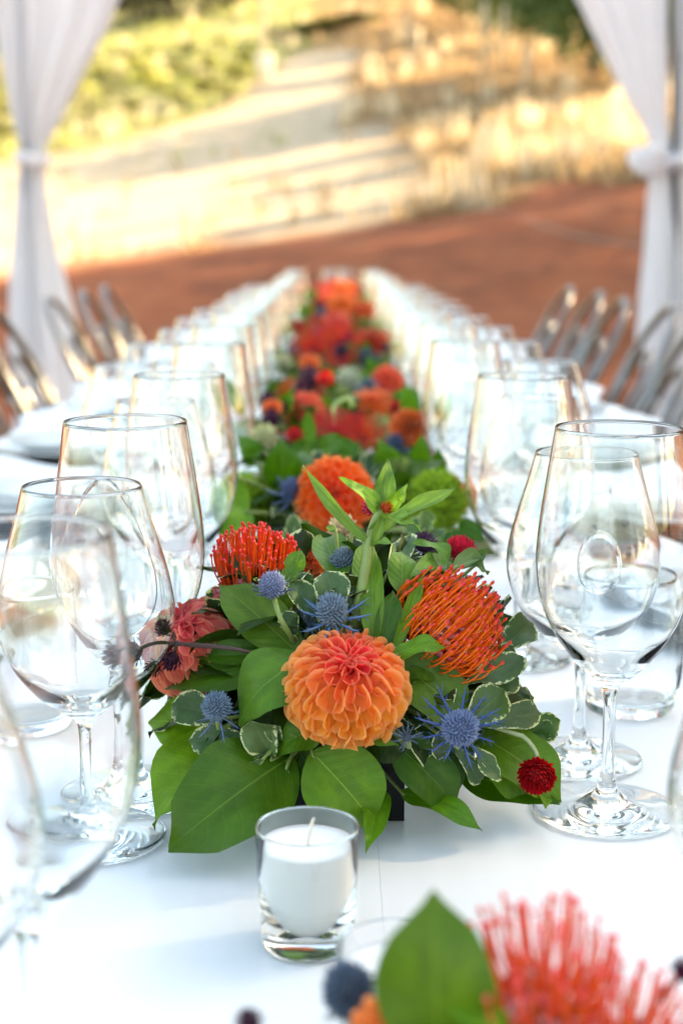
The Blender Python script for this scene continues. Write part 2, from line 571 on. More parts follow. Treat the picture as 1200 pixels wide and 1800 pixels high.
M_fol_dark = tint_mat("dark_foliage", 0.55, 0.25)
def tree(name, label, cat, pos, h, rx, trunk_h, col, seed, leafn=3500, group=None, meshes={}):
    key = (leafn, seed % 3)
    t = thing(name, label, cat, pos, group, rz=rng.uniform(0, 6.28))
    if key not in meshes:
        meshes[key] = mk("crown", clump_geo(leafn, 1, 1, 1, 2.6 / math.sqrt(leafn), 100 + seed % 3), M_fol_dark, False)
        r = random.Random(seed)
        parts = [(tube([(0, 0, -0.15), (0.01, 0, 0.5), (0, 0.01, 1.0), (0.02, 0, 1.5)], [0.06, 0.045, 0.035, 0.012], 8), Matrix(), None)]
        for k in range(6):
            a = k * 1.1 + r.random(); z = r.uniform(0.75, 1.15)
            parts.append((tube([(0, 0, z), (0.25 * math.cos(a), 0.25 * math.sin(a), z + .2), (0.6 * math.cos(a), 0.6 * math.sin(a), z + .5)], [0.025, 0.016, 0.005], 5), Matrix(), None))
        meshes[('t', key)] = mk("trunk", join(parts), M_bark)
    cz = trunk_h + (h - trunk_h) / 2
    ob("crown", meshes[key], t, Matrix.Translation((0, 0, cz)) @ Matrix.Diagonal((rx, rx, (h - trunk_h) / 2 * 1.1, 1)), col)
    ob("trunk", meshes[('t', key)], t, Matrix.Diagonal((rx * 0.8, rx * 0.8, max(0.2, cz / 1.25), 1)))
    return t

# unseen trees added right of the tent to keep sun off the table
k = 0
for y in (-7, -2.5, 2, 6.5, 11, 15.5, 19.5, 23.2):
    x = 12 + rng.uniform(-0.6, 0.9)
    tree("added_shade_tree", "unseen tree added for shade in the row right of the tent, %s along it" % ("first", "second", "third", "fourth", "fifth", "sixth", "seventh", "last")[k], "tree", (x, y, terr(x, y)), 11.5 + rng.uniform(-.5, .8), 3.5, 1.0,
         (0.055, 0.095, 0.03), k, 6000, "unseen trees added for shade right of the tent"); k += 1
for i, y in enumerate((-8.5, -4, 0.6, 5, 9.6, 14, 18)):  # second unseen row, added to close the sun gaps in the first
    x = 17.5 + rng.uniform(-0.6, 0.9)
    tree("added_shade_tree", "unseen taller tree added for shade in the second row, %s along it" % ("first", "second", "third", "fourth", "fifth", "sixth", "seventh")[i], "tree", (x, y, terr(x, y)), 13.0 + rng.uniform(-.5, .8), 3.6, 1.0,
         (0.055, 0.095, 0.03), k, 6000, "unseen trees added for shade in the second row"); k += 1
for i, (x, y, h, th, rx) in enumerate(((12.6, 27.5, 6.4, 3.2, 1.7), (13.6, 31, 6.9, 3.5, 1.6), (13.0, 35, 6.4, 3.2, 1.8), (14.5, 39, 7.2, 3.5, 1.5), (15.5, 44.5, 8.4, 4.2, 1.7), (18, 58, 8, 4.5, 1.5))):
    tree("hillside_tree", "tall bare-stemmed tree on the dry hillside, " + ("lowest", "second from the bottom", "third from the bottom", "third from the top", "second from the top", "highest")[i], "tree", (x, y, terr(x, y)), h, rx, th,
         (0.055, 0.095, 0.03), k, 3500, "bare-stemmed trees on the dry hillside"); k += 1

# dark hedgerow trees at the top right of the hillside
for i, (u, v, hh, rr) in enumerate(((800, 40, 4.0, 2.0), (860, 55, 4.5, 2.2), (920, 85, 5.0, 2.4), (985, 112, 5.6, 2.5), (1045, 135, 6.0, 2.6), (1110, 150, 6.5, 2.8), (1180, 160, 6.8, 2.8))):
    p = tpix(u, v)
    tree("hedgerow_tree", ["low dark tree at the left end of the hedgerow up the dry slope", "second dark tree of the hedgerow from its left end",
         "third dark tree of the hedgerow, where straw grass meets it", "middle dark tree of the hedgerow, yellowing at its foot", "dark tree of the hedgerow just left of the right drape",
         "dark hedgerow tree half behind the right drape", "dark hedgerow tree behind the right drape and post"][i], "tree", p - V((0, 0, .2)), hh, rr, 0.3,
         (0.075, 0.12, 0.028), k, 3500, "hedgerow trees above the dry slope"); k += 1
for i, (u, v) in enumerate(((190, 50), (245, 42), (300, 35), (360, 22), (420, 8))):
    p = tpix(u, v)
    tree("ridge_tree", ["dark tree on the ridge against the left drape", "dark tree on the ridge beside the one at the drape", "middle dark tree on the ridge above the vines",
         "fourth dark tree along the ridge above the vines", "low dark tree at the right end of the ridge trees"][i], "tree", p - V((0, 0, .2)), 6.5, 3.3, 0.2,
         (0.020, 0.024, 0.011), k, 3500, "dark trees on the ridge above the vineyard"); k += 1  # foliage tint lowered so these trees read as standing in shade

ORDW = ['first', 'second', 'third', 'fourth', 'fifth', 'sixth', 'seventh', 'eighth', 'ninth', 'tenth', 'eleventh', 'twelfth', 'thirteenth', 'fourteenth', 'last']
# vines in rows on the left slope
vine_me = mk("vine_foliage", clump_geo(420, 0.75, 0.45, 0.6, 0.095, 5), M_fol_dark, False)
vine_tr = mk("vine_trunk", tube([(0, 0, -.1), (0.03, 0, 0.4), (0, 0, 0.9)], [0.05, 0.035, 0.02], 6), M_bark)
def vine(p, col, label, group):
    t = thing("grape_vine", label, "vine", p, group, rz=rng.uniform(-.3, .3))
    s = rng.uniform(0.9, 1.25)
    ob("foliage", vine_me, t, Matrix.Translation((0, 0, 0.45 * s)) @ Matrix.Diagonal((s, s * 1.7, s * rng.uniform(.3, .45), 1)), col)
    ob("trunk", vine_tr, t)
for r_ in range(6):
    y = 49.5 + r_ * 3.1
    x = -0.235 * y - 0.5
    nv_ = 0
    lim = -0.055 * y + 0.3 - 0.02 * (y - 45)
    while x < lim:
        yy = y + 0.10 * (x + 6) + rng.uniform(-.2, .2)
        c = rng.uniform(0.8, 1.2)
        nv_ = nv_ + 1
        vine(V((x, yy, terr(x, yy))), (0.50 * c, 0.49 * c, 0.19), "yellow green vine, %s from the left in the %s row up the left slope" % (ORDW[min(nv_, 15) - 1], ("lowest", "second", "third", "fourth", "fifth", "sixth", "seventh", "eighth", "topmost")[r_]), "vines on the left slope")
        x += rng.uniform(1.2, 1.6)
for i in range(12):
    u = 478 + i * 15; p = tpix(u, 78 - i * 2.6)
    c = rng.uniform(.8, 1.2)
    vine(p, (0.09 * c, 0.13 * c, 0.025), "dark green vine at the head of the dirt road, %s from the left" % ORDW[i], "vines at the head of the dirt road")

# dry grass: nobody could count it
def grass_geo():
    r = random.Random(3)
    vs_, fs_, ts_ = [], [], []
    for _ in range(11000):
        y = 21 + 55 * r.random() ** 1.3
        x = r.uniform(-0.24 * y, 0.25 * y)
        if zone(x, y)[1] > 0.25 and r.random() < 0.97: continue
        if noise.noise(V((x * .5, y * .5, 2))) < -0.12: continue
        z = terr(x, y)
        gr = x < -1 and y > 38
        big = r.random() < .05
        for b in range(14 if big else 4):
            a = r.uniform(0, PI); w = r.uniform(0.012, 0.03) * (1 + y / 40); h = r.uniform(0.12, 0.5) * (1.8 if big else 1)
            dx, dy = math.cos(a) * w, math.sin(a) * w
            ox, oy = r.uniform(-.18, .18), r.uniform(-.18, .18)
            lx, ly = r.uniform(-.2, .2), r.uniform(-.2, .2)
            k = len(vs_)
            vs_ += [(x + ox - dx, y + oy - dy, z - .03), (x + ox + dx, y + oy + dy, z - .03), (x + ox + lx, y + oy + ly, z + h)]
            fs_.append((k, k + 1, k + 2))
            t = r.uniform(0.7, 1.2)
            c = (0.36 * t, 0.36 * t, 0.13 * t) if gr else (0.46 * t, 0.31 * t, 0.16 * t)
            if big: c = (0.72, 0.6, 0.42)  # pale tint stands in for sunlit highlights on the big clumps
            ts_ += [c] * 3
    return vs_, fs_, None, ts_
M_straw = tint_mat("straw", 0.7, 0.35)
gg = ob("grass", mk("grass", grass_geo(), M_straw, False))
tag(gg, "straw coloured dry grass growing over the hillside", "grass", kind="stuff")

# trellis posts up the dry slope and the white post by the road
M_wood = plain("weathered_wood", (0.5, 0.4, 0.26), 0.8, var=0.2, scale=5)
post_me = mk("trellis_post", tube([(0, 0, -.2), (0, 0, .9), (0, 0, 1.9)], [0.09, 0.085, 0.08], 8), M_wood)
for i, (u, v, l) in enumerate(((850, 128, "pale trellis post standing tallest in the straw grass below the hedgerow"), (882, 118, "pale trellis post just right of the tallest one in the straw grass"),
                               (735, 105, "short pale trellis post near the top of the dry slope"), (918, 175, "leaning trellis post lower in the straw grass"))):
    p = tpix(u, v)
    o = ob("trellis_post", post_me); o.location = p; o.scale = (1, 1, (1.15, 1.0, .6, .8)[i]); o.rotation_euler = (0, (0, .03, 0, .12)[i], 0)
    tag(o, l, "post", "trellis posts on the dry slope")
p = tpix(464, 138)
o = ob("marker_post", mk("marker_post", join([(box(-.09, .09, -.09, .09, -.2, 3.6, 0.01), Matrix(), None)]), M_wood)); o.location = p; tag(o, "slim post standing at the top end of the dirt road", "post")
o = ob("white_bucket", mk("white_bucket", lathe([(0, 0), (.26, 0), (.33, .7), (.36, .72), (.36, .76), (.31, .76), (.25, .05), (0, .05)], 20), M_china)); o.location = p + V((.05, -.5, -.02))
tag(o, "round white bucket at the foot of the slim post by the road", "bucket")
M_hose = plain('dusty_hose', (0.30, 0.17, 0.12), 0.8)
# hose or rope line lying over the red soil on the right
pts = [tpix(u, v) + V((0, 0, .02)) for u, v in ((820, 352), (870, 368), (930, 392), (1000, 415), (1070, 428), (1140, 440), (1200, 452))]
o = ob("irrigation_hose", mk("irrigation_hose", tube(spline(pts, 5), 0.016, 6), M_hose)); tag(o, "thin pale hose running across the shaded red soil", "hose")

# ------------------------------------------------------------------ tent frame and drapes
TY = 6.55
XL, XR = at(58, 500, TY).x, at(1178, 500, TY).x
fr = thing("tent_frame", "black tent frame the white drapes hang from", "tent frame", ((XL + XR) / 2, TY, 0))
cx0 = (XL + XR) / 2
for (x, y) in ((XL, TY), (XR, TY), (XL, -3.0), (XR, -3.0)):
    ob("post", mk("post", shift(box(-.025, .025, -.025, .025, 0, 3.0, 0.004), (x - cx0, y - TY, 0)), M_post), fr)
for (x0, x1, y0, y1) in ((XL + .03, XR - .03, TY - .025, TY + .025), (XL + .03, XR - .03, -3.025, -2.975)):
    ob("beam", mk("beam", shift(box(x0, x1, y0, y1, 2.93, 2.99, 0.004), (-cx0, -TY, 0)), M_post), fr)
for x in (XL, XR):
    ob("beam", mk("beam", shift(box(x - .025, x + .025, -2.96, TY - .03, 2.93, 2.99, 0.004), (-cx0, -TY, 0)), M_post), fr)

def px_line(tab, v):
    return interp(tab, v)
def drape_geo(lt, rt, folds, y0, depth, seed, vtop=-620, vbot=905):
    """lt / rt: (v, u) tables of the cloth's left and right outline at its own depth"""
    vs_, fs_ = [], []
    nu, nv = 120, 70
    r = random.Random(seed)
    ph = [r.uniform(0, 6.28) for _ in range(4)]
    for j in range(nv + 1):
        v = vtop + (vbot - vtop) * j / nv
        a, b = at(px_line(lt, v), v, y0), at(px_line(rt, v), v, y0)
        w = b.x - a.x
        for i in range(nu):
            s = 2 * PI * i / nu
            q = 0.5 - 0.5 * math.cos(s)
            wob = math.sin(folds * s + ph[0] + 0.3 * math.sin(j * .1)) * 0.6 + math.sin(folds * 1.7 * s + ph[1]) * 0.3
            tight = min(1, w / 0.35)
            x = a.x + w * q + 0.006 * wob * tight
            y = y0 + math.sin(s) * depth * (0.35 + 0.65 * tight) * (1 if w > .14 else 0.8) + 0.028 * wob * (0.35 + 0.65 * tight)
            z = (a.z + b.z) / 2
            vs_.append((x, y, max(0.012 + 0.004 * math.sin(i), z)))
    for j in range(nv):
        for i in range(nu):
            a = j * nu + i; b = j * nu + (i + 1) % nu
            fs_.append((a, b, b + nu, a + nu))
    return vs_, fs_
def drape(name, label, lt, rt, tie_u, tie_v, tie_w, seed, bow=False, folds=11):
    t = thing(name, label, "drape", (at(tie_u, 500, TY).x, TY, 0), "white drapes tied to the tent posts")
    o = V(t.location)
    ob("cloth", mk("cloth", shift(drape_geo(lt, rt, folds, TY, 0.085, seed), -o), M_drape), t)
    c = at(tie_u, tie_v, TY) - o
    pts = [(c.x + tie_w * math.cos(a), c.y + 0.085 * math.sin(a), c.z + .008 * math.sin(2 * a)) for a in [2 * PI * i / 24 for i in range(25)]]
    parts = [(tube(pts, [0.028 + .004 * math.sin(i) for i in range(25)], 8), Matrix(), None)]
    if bow:
        for sx, L in ((-1, .11), (-.5, .09)):
            pp = [(c.x - tie_w * .3, c.y - .1, c.z), (c.x - tie_w * .6 + sx * L * .5, c.y - .13, c.z + .05 * (1.5 + sx)), (c.x - tie_w * .6 + sx * L, c.y - .13, c.z + .01), (c.x - tie_w * .5 + sx * L * .5, c.y - .12, c.z - .045), (c.x - tie_w * .3, c.y - .1, c.z)]
            parts.append((tube(spline(pp, 5), [0.018 + .014 * math.sin(PI * i / 20) for i in range(21)], 8), Matrix(), None))
    ob("tie", mk("tie", join(parts), M_drape), t)
    return t
drape("drape", "white drape tied to the post at the left of the far table end",
      [(-620, -420), (0, -12), (120, 8), (200, 22), (265, 37), (282, 40), (310, 31), (400, 26), (480, 20), (600, 18), (720, 28), (905, 26)],
      [(-620, 600), (0, 207), (60, 182), (120, 150), (200, 112), (265, 76), (282, 76), (310, 80), (400, 92), (480, 112), (600, 142), (720, 152), (905, 158)],
      58, 281, 0.05, 1)
drape("drape", "white drape on the far right post, its inner half drawn to the bow",
      [(-620, 640), (0, 1014), (80, 1052), (160, 1092), (230, 1132), (262, 1146), (300, 1142), (330, 1138), (440, 1131), (520, 1122), (600, 1117), (720, 1140), (905, 1150)],
      [(-620, 1172), (0, 1171), (200, 1172), (262, 1176), (300, 1178), (400, 1190), (600, 1215), (905, 1235)],
      1160, 284, 0.05, 2, bow=True, folds=9)
drape("drape", "white drape on the far right post, outer half beyond the dark gap",
      [(-620, 1186), (0, 1184), (200, 1183), (262, 1180), (300, 1180), (400, 1186), (600, 1205), (905, 1215)],
      [(-620, 1700), (0, 1340), (120, 1290), (262, 1216), (300, 1220), (500, 1250), (905, 1290)],
      1198, 284, 0.045, 3, folds=9)

# ------------------------------------------------------------------ table
HW = 0.56
TY0, TY1 = -0.55, 5.78
tb = thing("dining_table", "long white painted plank table laid for dinner", "table", (0, (TY0 + TY1) / 2, 0))
cyt = (TY0 + TY1) / 2
edges = [-HW, -0.262, 0.0235, 0.308, HW]
for i in range(4):
    ob("plank", mk("plank", shift(box(edges[i] + .00006, edges[i + 1] - .00006, TY0, TY1, TT - .035, TT), (0, -cyt, 0)), M_table, False), tb)
for s in (-1, 1):
    ob("apron", mk("apron", shift(box(s * .46 - .012, s * .46 + .012, TY0 + .1, TY1 - .1, TT - .125, TT - .0365, .002), (0, -cyt, 0)), M_table, False), tb)
for y in (-.35, 1.6, 3.6, 5.55):
    for s in (-1, 1):
        ob("leg", mk("leg", shift(box(s * .41 - .035, s * .41 + .035, y - .035, y + .035, 0.002, TT - .0365, .004), (0, -cyt, 0)), M_table, False), tb)

# ------------------------------------------------------------------ chairs
chair_meshes = {}
def chair(x, y, side, label):
    """side = +1: chair on the right of the table (faces -x)"""
    t = thing("bistro_chair", label, "chair", (x, y, 0), "metal hoop-back chairs along the table", rz=0 if side > 0 else PI)
    if not chair_meshes:
        lean = 0.23
        def hoop(w, zt, z0=0.45, off=0.0):
            pts = [(0.17 + off, -w * 1.05, z0)]
            for a in [i * PI / 12 for i in range(13)]:
                z = zt - w + w * math.sin(a)
                f = (z - 0.45) / 0.46
                pts.append((0.17 + lean * f + off, -w * math.cos(a), z))
            pts.append((0.17 + off, w * 1.05, z0))
            return spline(pts, 3)
        chair_meshes['seat'] = mk("seat", box(-.19, .19, -.19, .19, .435, .455, .006), M_chair)
        chair_meshes['hoop'] = mk("hoop", tube(hoop(0.165, 0.915), 0.0105, 10), M_chair)
        chair_meshes['inner'] = mk("inner_hoop", tube(hoop(0.085, 0.80, off=-.004), 0.009, 8), M_chair)
        f = lambda z: 0.17 + lean * (z - .45) / .46
        sl = []
        chair_meshes['slat'] = mk("back_slat", join([(tube([(f(.45), 0, .455), (f(.6), 0, .6), (f(.8) - .004, 0, .795)], 0.008, 8), Matrix(), None)]), M_chair)
        for i, (sx, sy) in enumerate(((1, 1), (1, -1), (-1, 1), (-1, -1))):
            chair_meshes['leg%d' % i] = mk("leg", tube([(sx * .165, sy * .165, .436), (sx * .19, sy * .19, .2), (sx * .215, sy * .215, 0.0)], [.014, .013, .012], 8), M_chair)
        chair_meshes['rail'] = mk("stretcher", tube([(.19, .19, .2), (.19, -.19, .2), (-.19, -.19, .2), (-.19, .19, .2), (.19, .19, .2)], .007, 6), M_chair)
    ob("seat", chair_meshes['seat'], t); ob("hoop", chair_meshes['hoop'], t); ob("inner_hoop", chair_meshes['inner'], t)
    ob("stretcher", chair_meshes['rail'], t)
    for i in range(4): ob("leg", chair_meshes['leg%d' % i], t)
names_r = ["the far end of the right side", "second from the far end on the right side", "third from the far end on the right side", "in front of the right drape", "whose back enters at the right edge of the photo"]
for i, y in enumerate((5.38, 4.88, 4.36, 3.86, 3.34)):
    chair(0.44 + (0, .02, 0, .03, 0)[i], y, 1, "grey metal hoop-back chair " + ("at " if i == 0 else "") + names_r[i])
names_l = ["at the far end of the left side", "second from the far end on the left side", "beside the foot of the left drape", "just nearer than the left drape", "nearest of those showing at the left edge"]
for i, y in enumerate((5.45, 4.98, 4.5, 3.75, 3.3)):
    chair(-0.44 - (0, .0, .02, .03, 0)[i], y, -1, "grey metal hoop-back chair " + names_l[i])

# ------------------------------------------------------------------ glassware
def glass_set(kind):
    if kind == 'tall':
        foot = [(0, .0004), (.02, .0004), (.0405, .0003), (.0432, .0008), (.0438, .0016), (.0430, .0026), (.0395, .0034), (.028, .0050), (.016, .0076), (.0085, .0120), (.0052, .018), (.0041, .026)]
        stem = [(.0041, .026), (.0037, .04), (.0036, .055), (.0039, .068), (.0052, .077), (.0085, .0815)]
        outer = [(.0085, .0815), (.0150, .0865), (.0245, .0965), (.0350, .112), (.0425, .130), (.0453, .149), (.0446, .168), (.0420, .190), (.0388, .212), (.0362, .2306)]
    else:
        foot = [(0, .0004), (.02, .0004), (.0385, .0003), (.0412, .0008), (.0418, .0016), (.0410, .0026), (.0375, .0034), (.027, .0050), (.0155, .0074), (.0085, .0115), (.0052, .017), (.0041, .024)]
        stem = [(.0041, .024), (.0037, .036), (.0036, .050), (.0039, .062), (.0052, .0695), (.0085, .0735)]
        outer = [(.0085, .0735), (.0170, .0785), (.0290, .0885), (.0410, .1035), (.0478, .120), (.0494, .133), (.0475, .149), (.0425, .168), (.0368, .187), (.0325, .2036)]
    th = .0008
    inner = [(max(0, r - th - (0.001 if i < 3 else 0)), z + (0.0 if i > 2 else .0035 - i * .001)) for i, (r, z) in enumerate(outer)]
    inner = [(0, inner[1][1] - .0012)] + [q for q in inner[1:]]
    O = spline(outer, 6)
    I = spline(inner[::-1], 6)
    top = outer[-1]
    rim = [(top[0] - .00015, top[1] + .0004), (top[0] - th / 2, top[1] + .0006), (top[0] - th + .00015, top[1] + .0004)]
    I = [(max(0, r), z) for r, z in I]
    bowl = O + rim + I
    return {'foot': lathe(spline(foot, 4), 56), 'stem': lathe(spline(stem, 4), 40), 'bowl': lathe(bowl, 72)}
G = {}
for kind in ('tall', 'round'):
    gs = glass_set(kind)
    G[kind] = {k_: mk(k_, v_, M_glass) for k_, v_ in gs.items()}
def wine(x, y, kind, label, group):
    t = thing("wine_glass", label, "wine glass", (x, y, TT + .0006), group, rz=rng.uniform(0, 6))
    for k_ in ('foot', 'stem', 'bowl'): ob(k_, G[kind][k_], t)
    return t
ORD = ["first", "second", "third", "fourth", "fifth", "sixth", "seventh", "eighth", "ninth", "tenth", "eleventh", "twelfth", "thirteenth", "fourteenth", "fifteenth", "sixteenth"]
def ground_x(u, v, h, Y):                     # x of a thing at depth Y whose point of height h shows at (u, v)
    return at(u, v, Y).x
near_l = [(-0.118, .528, 'tall', "tall wine glass blurred at the lower left, before the focused flowers"),
          (-0.150, .50 - .02, 'round', "wide wine glass cut by the left edge, nearest of the left row"),
          (-0.1385, .797, 'round', "narrow-mouthed round wine glass standing left of the focused flowers"),
          (-0.124, .868, 'tall', "tall wine glass just behind the narrow-mouthed one on the left"),
          (-0.124, 1.175, 'tall', "tall wine glass left of the large orange dahlia behind"),
          (-0.150, 1.235, 'round', "round wine glass left of the second flower box")]
near_r = [(0.1610, .836, 'tall', "tall wine glass with its whole foot in view on the right"),
          (0.1585, .925, 'round', "round wine glass just behind the tall one on the right"),
          (0.1480, 1.165, 'tall', "wide tall wine glass right of the second flower box"),
          (0.172, .515, 'round', "blurred wine glass cut by the right edge"),
          (0.172, 1.26, 'round', "round wine glass behind the wide one on the right")]
for x, y, kd, l in near_l: wine(x, y, kd, l, "wine glasses of the left row")
for x, y, kd, l in near_r: wine(x, y, kd, l, "wine glasses of the right row")
ys_far = [1.54, 1.86, 2.18, 2.5, 2.82, 3.14, 3.46, 3.78, 4.1, 4.42, 4.74, 5.04, 5.34, 5.6]
for i, y in enumerate(ys_far):
    for s, side in ((-1, "left"), (1, "right")):
        yy = y + (0.04 if s > 0 else 0)
        j = lambda: rng.uniform(-.008, .008)
        wine(s * (.138 + j()), yy + j(), 'tall', "tall wine glass %s from the front among the blurred ones of the %s row" % (ORD[i], side), "wine glasses of the %s row" % side)
        wine(s * (.165 + j()), yy + .085 + j(), 'round', "round wine glass %s from the front among the blurred ones of the %s row" % (ORD[i], side), "wine glasses of the %s row" % side)
        if i < 10:
            wine(s * (.235 + j()), yy + .06 + j(), 'round', "outer round wine glass %s from the front beyond the %s row" % (ORD[i], side), "outer wine glasses of the %s side" % side)
wine(-0.012, 5.66, 'tall', "left one of the two wine glasses at the far table end", "wine glasses at the far table end")
wine(0.045, 5.68, 'tall', "right one of the two wine glasses at the far table end", "wine glasses at the far table end")
# water tumblers
tum = mk("tumbler", lathe(spline([(0, .0004), (.026, .0004), (.031, .002), (.0345, .012), (.0375, .035), (.0385, .06), (.0375, .085), (.036, .1)], 5) +
                          [(.0357, .1004), (.0353, .1004), (.035, .1)] + spline([(.0348, .098), (.0362, .085), (.0372, .06), (.0362, .035), (.033, .016), (.026, .009), (0, .008)], 5), 56), M_glass)
for i, (x, y) in enumerate(((.213, 1.035), (-.215, 1.0), (.235, 1.42), (-.235, 1.42), (.24, 1.84), (-.235, 1.80), (.24, 2.24), (-.24, 2.24), (.24, 2.66), (-.24, 2.66))):
    o = ob("tumbler", tum); o.location = (x, y, TT + .0006)
    tag(o, "stemless water tumbler, %s from the front on the %s side" % (ORD[i // 2], "right" if x > 0 else "left"), "tumbler", "stemless water tumblers")

# candle holders
def votive(x, y, label, candle_label):
    t = thing("candle_holder", label, "candle holder", (x, y, TT + .0006))
    prof = [(0, .0004), (.020, .0004), (.0222, .0016), (.0228, .005), (.0240, .035), (.0248, .0596), (.0247, .0604), (.0243, .0607), (.0238, .0604), (.0236, .0596)] + \
           [(.0229, .035), (.0218, .0125), (.0200, .0112), (.01, .0105), (0, .0103)]
    ob("cup", mk("cup", lathe(prof, 72), M_glass), t)
    c = thing("candle", candle_label, "candle", (x, y, TT + .0116))
    ob("wax", mk("wax", lathe([(0, 0), (.0185, 0), (.0213, .003), (.0220, .012), (.02285, .0400), (.0225, .0409), (.019, .0400), (.008, .0388), (0, .0382)], 48), M_wax), c)
    ob("wick", mk("wick", tube([(0, 0, .036), (.0004, 0, .042), (.0020, 0, .050), (.0030, 0, .0535)], [.0008, .0009, .0008, .0005], 6), M_wick), c)
vx = at(541, 1655, .668).x
votive(vx, .668, "clear glass candle holder in front of the focused flowers", "unlit white candle in the glass holder before the flowers")
votive(at(700, 1600, .545).x, .545, "blurred glass candle holder behind the nearest flowers", "unlit candle in the blurred glass holder near the camera")

# ------------------------------------------------------------------ place settings
ch = mk("charger", lathe(spline([(0, .0), (.12, .0), (.145, .004), (.168, .013), (.170, .0148), (.168, .0158), (.143, .008), (.10, .004), (0, .004)], 3), 56), M_slate)
pl = mk("plate", lathe(spline([(0, .0), (.075, .0), (.10, .006), (.134, .017), (.136, .0185), (.133, .0195), (.10, .0095), (.074, .0045), (0, .004)], 3), 56), M_china)
def napkin_geo(seed):
    r = random.Random(seed)
    vs_, fs_ = [], []
    n, m = 26, 40
    for i in range(n + 1):
        a = i / n
        w = 0.03 + 0.035 * abs(a - .5) * 2
        for k in range(m):
            s = 2 * PI * k / m
            rr = 1 + 0.16 * math.sin(4 * s + a * 3 + seed) + 0.1 * math.sin(7 * s - a * 5)
            vs_.append((w * rr * math.cos(s), (a - .5) * .2 + .01 * math.sin(3 * s), max(0, .026 + .026 * rr * math.sin(s) * (1 + .25 * math.sin(6 * a)))))
    for i in range(n):
        for k in range(m):
            a = i * m + k; b = i * m + (k + 1) % m
            fs_.append((a, b, b + m, a + m))
    fs_.append(tuple(range(m))[::-1]); fs_.append(tuple(range(n * m, (n + 1) * m)))
    return vs_, fs_
naps = [mk("napkin", napkin_geo(i), M_linen) for i in range(3)]
def blade(L, w, t):                           # table knife and fork handles, flat forged shapes
    return spline([(0, w * .45), (L * .2, w * .5), (L * .45, w * .32), (L * .52, w * .38), (L * .6, w * .75), (L * .85, w * .8), (L, w * .1)], 4)
def flat_geo(prof, z):
    vs_, fs_ = [], []
    for y, w in prof:
        vs_ += [(-w, y, 0), (w, y, 0), (w * .8, y, z), (-w * .8, y, z)]
    for i in range(len(prof) - 1):
        a = i * 4
        for k in range(4):
            fs_.append((a + k, a + (k + 1) % 4, a + 4 + (k + 1) % 4, a + 4 + k))
    e = (len(prof) - 1) * 4
    fs_ += [(3, 2, 1, 0), (e, e + 1, e + 2, e + 3)]
    return vs_, fs_
knife_me = mk("knife", flat_geo(blade(.23, .013, .002), .0022), M_steel)
fork_parts = [(flat_geo(spline([(0, .009), (.05, .0075), (.11, .0035), (.135, .005), (.15, .011), (.162, .0115)], 4), .0022), Matrix(), None)]
for q in (-.009, -.003, .003, .009):
    fork_parts.append((flat_geo([(.16, .0019), (.185, .0016), (.203, .0008)], .002), Matrix.Translation((q, 0, .0001)), None))
fork_me = mk("fork", join(fork_parts), M_steel)
fold_me = mk('folded_napkin', join([(box(-.13, .13, -.035, .035, 0, .003, .001), Matrix(), None), (shift(box(-.128, .126, -.034, .033, .0031, .0062, .001), (0, 0, 0)), Matrix(), None)]), plain('charcoal_linen', (.035, .038, .05), .9, var=.2, scale=200, bumps=.2))
set_y = [0.30, 0.82, 1.30, 1.78, 2.26, 2.76, 3.28, 3.80, 4.32, 4.84, 5.34]
for i, y in enumerate(set_y):
    for s, side in ((-1, "left"), (1, "right")):
        yy = y + (.05 if s < 0 else 0); x = s * .405
        w = "%s place on the %s" % (ORD[i], side)
        for nm, me, dz, lb, ct in (("charger_plate", ch, .0008, "dark slate charger under the white plate, ", "charger plate"), ("dinner_plate", pl, .0052, "round white dinner plate on its dark charger, ", "plate")):
            o = ob(nm, me); o.location = (x, yy, TT + dz); tag(o, lb + w, ct, ct + "s along the table")
        o = ob("napkin", naps[i % 3]); o.location = (x - s * .015, yy, TT + .0105); o.rotation_euler = (0, 0, rng.uniform(-.4, .4) + (PI / 2 if s > 0 else -PI / 2))
        tag(o, "gathered white linen napkin on the plate, " + w, "napkin", "white napkins on the plates")
        if i < 8:
            o = ob("folded_napkin", fold_me); o.location = (x, yy - .215, TT + .0006); o.rotation_euler = (0, 0, rng.uniform(-.04, .04))
            tag(o, "flat folded charcoal napkin by the plate, " + w, "napkin", "charcoal napkins beside the plates")
        if i < 6:
            for nm, me, dy in (("table_knife", knife_me, -.28), ("table_fork", fork_me, .185)):
                o = ob(nm, me); o.location = (x + s * .11, yy - s * dy, TT + .0008); o.rotation_euler = (0, 0, s * PI / 2)
                tag(o, "%s lying beside the plate, %s" % ("steel table knife" if dy < 0 else "steel table fork", w), "knife" if dy < 0 else "fork", "cutlery beside the plates")

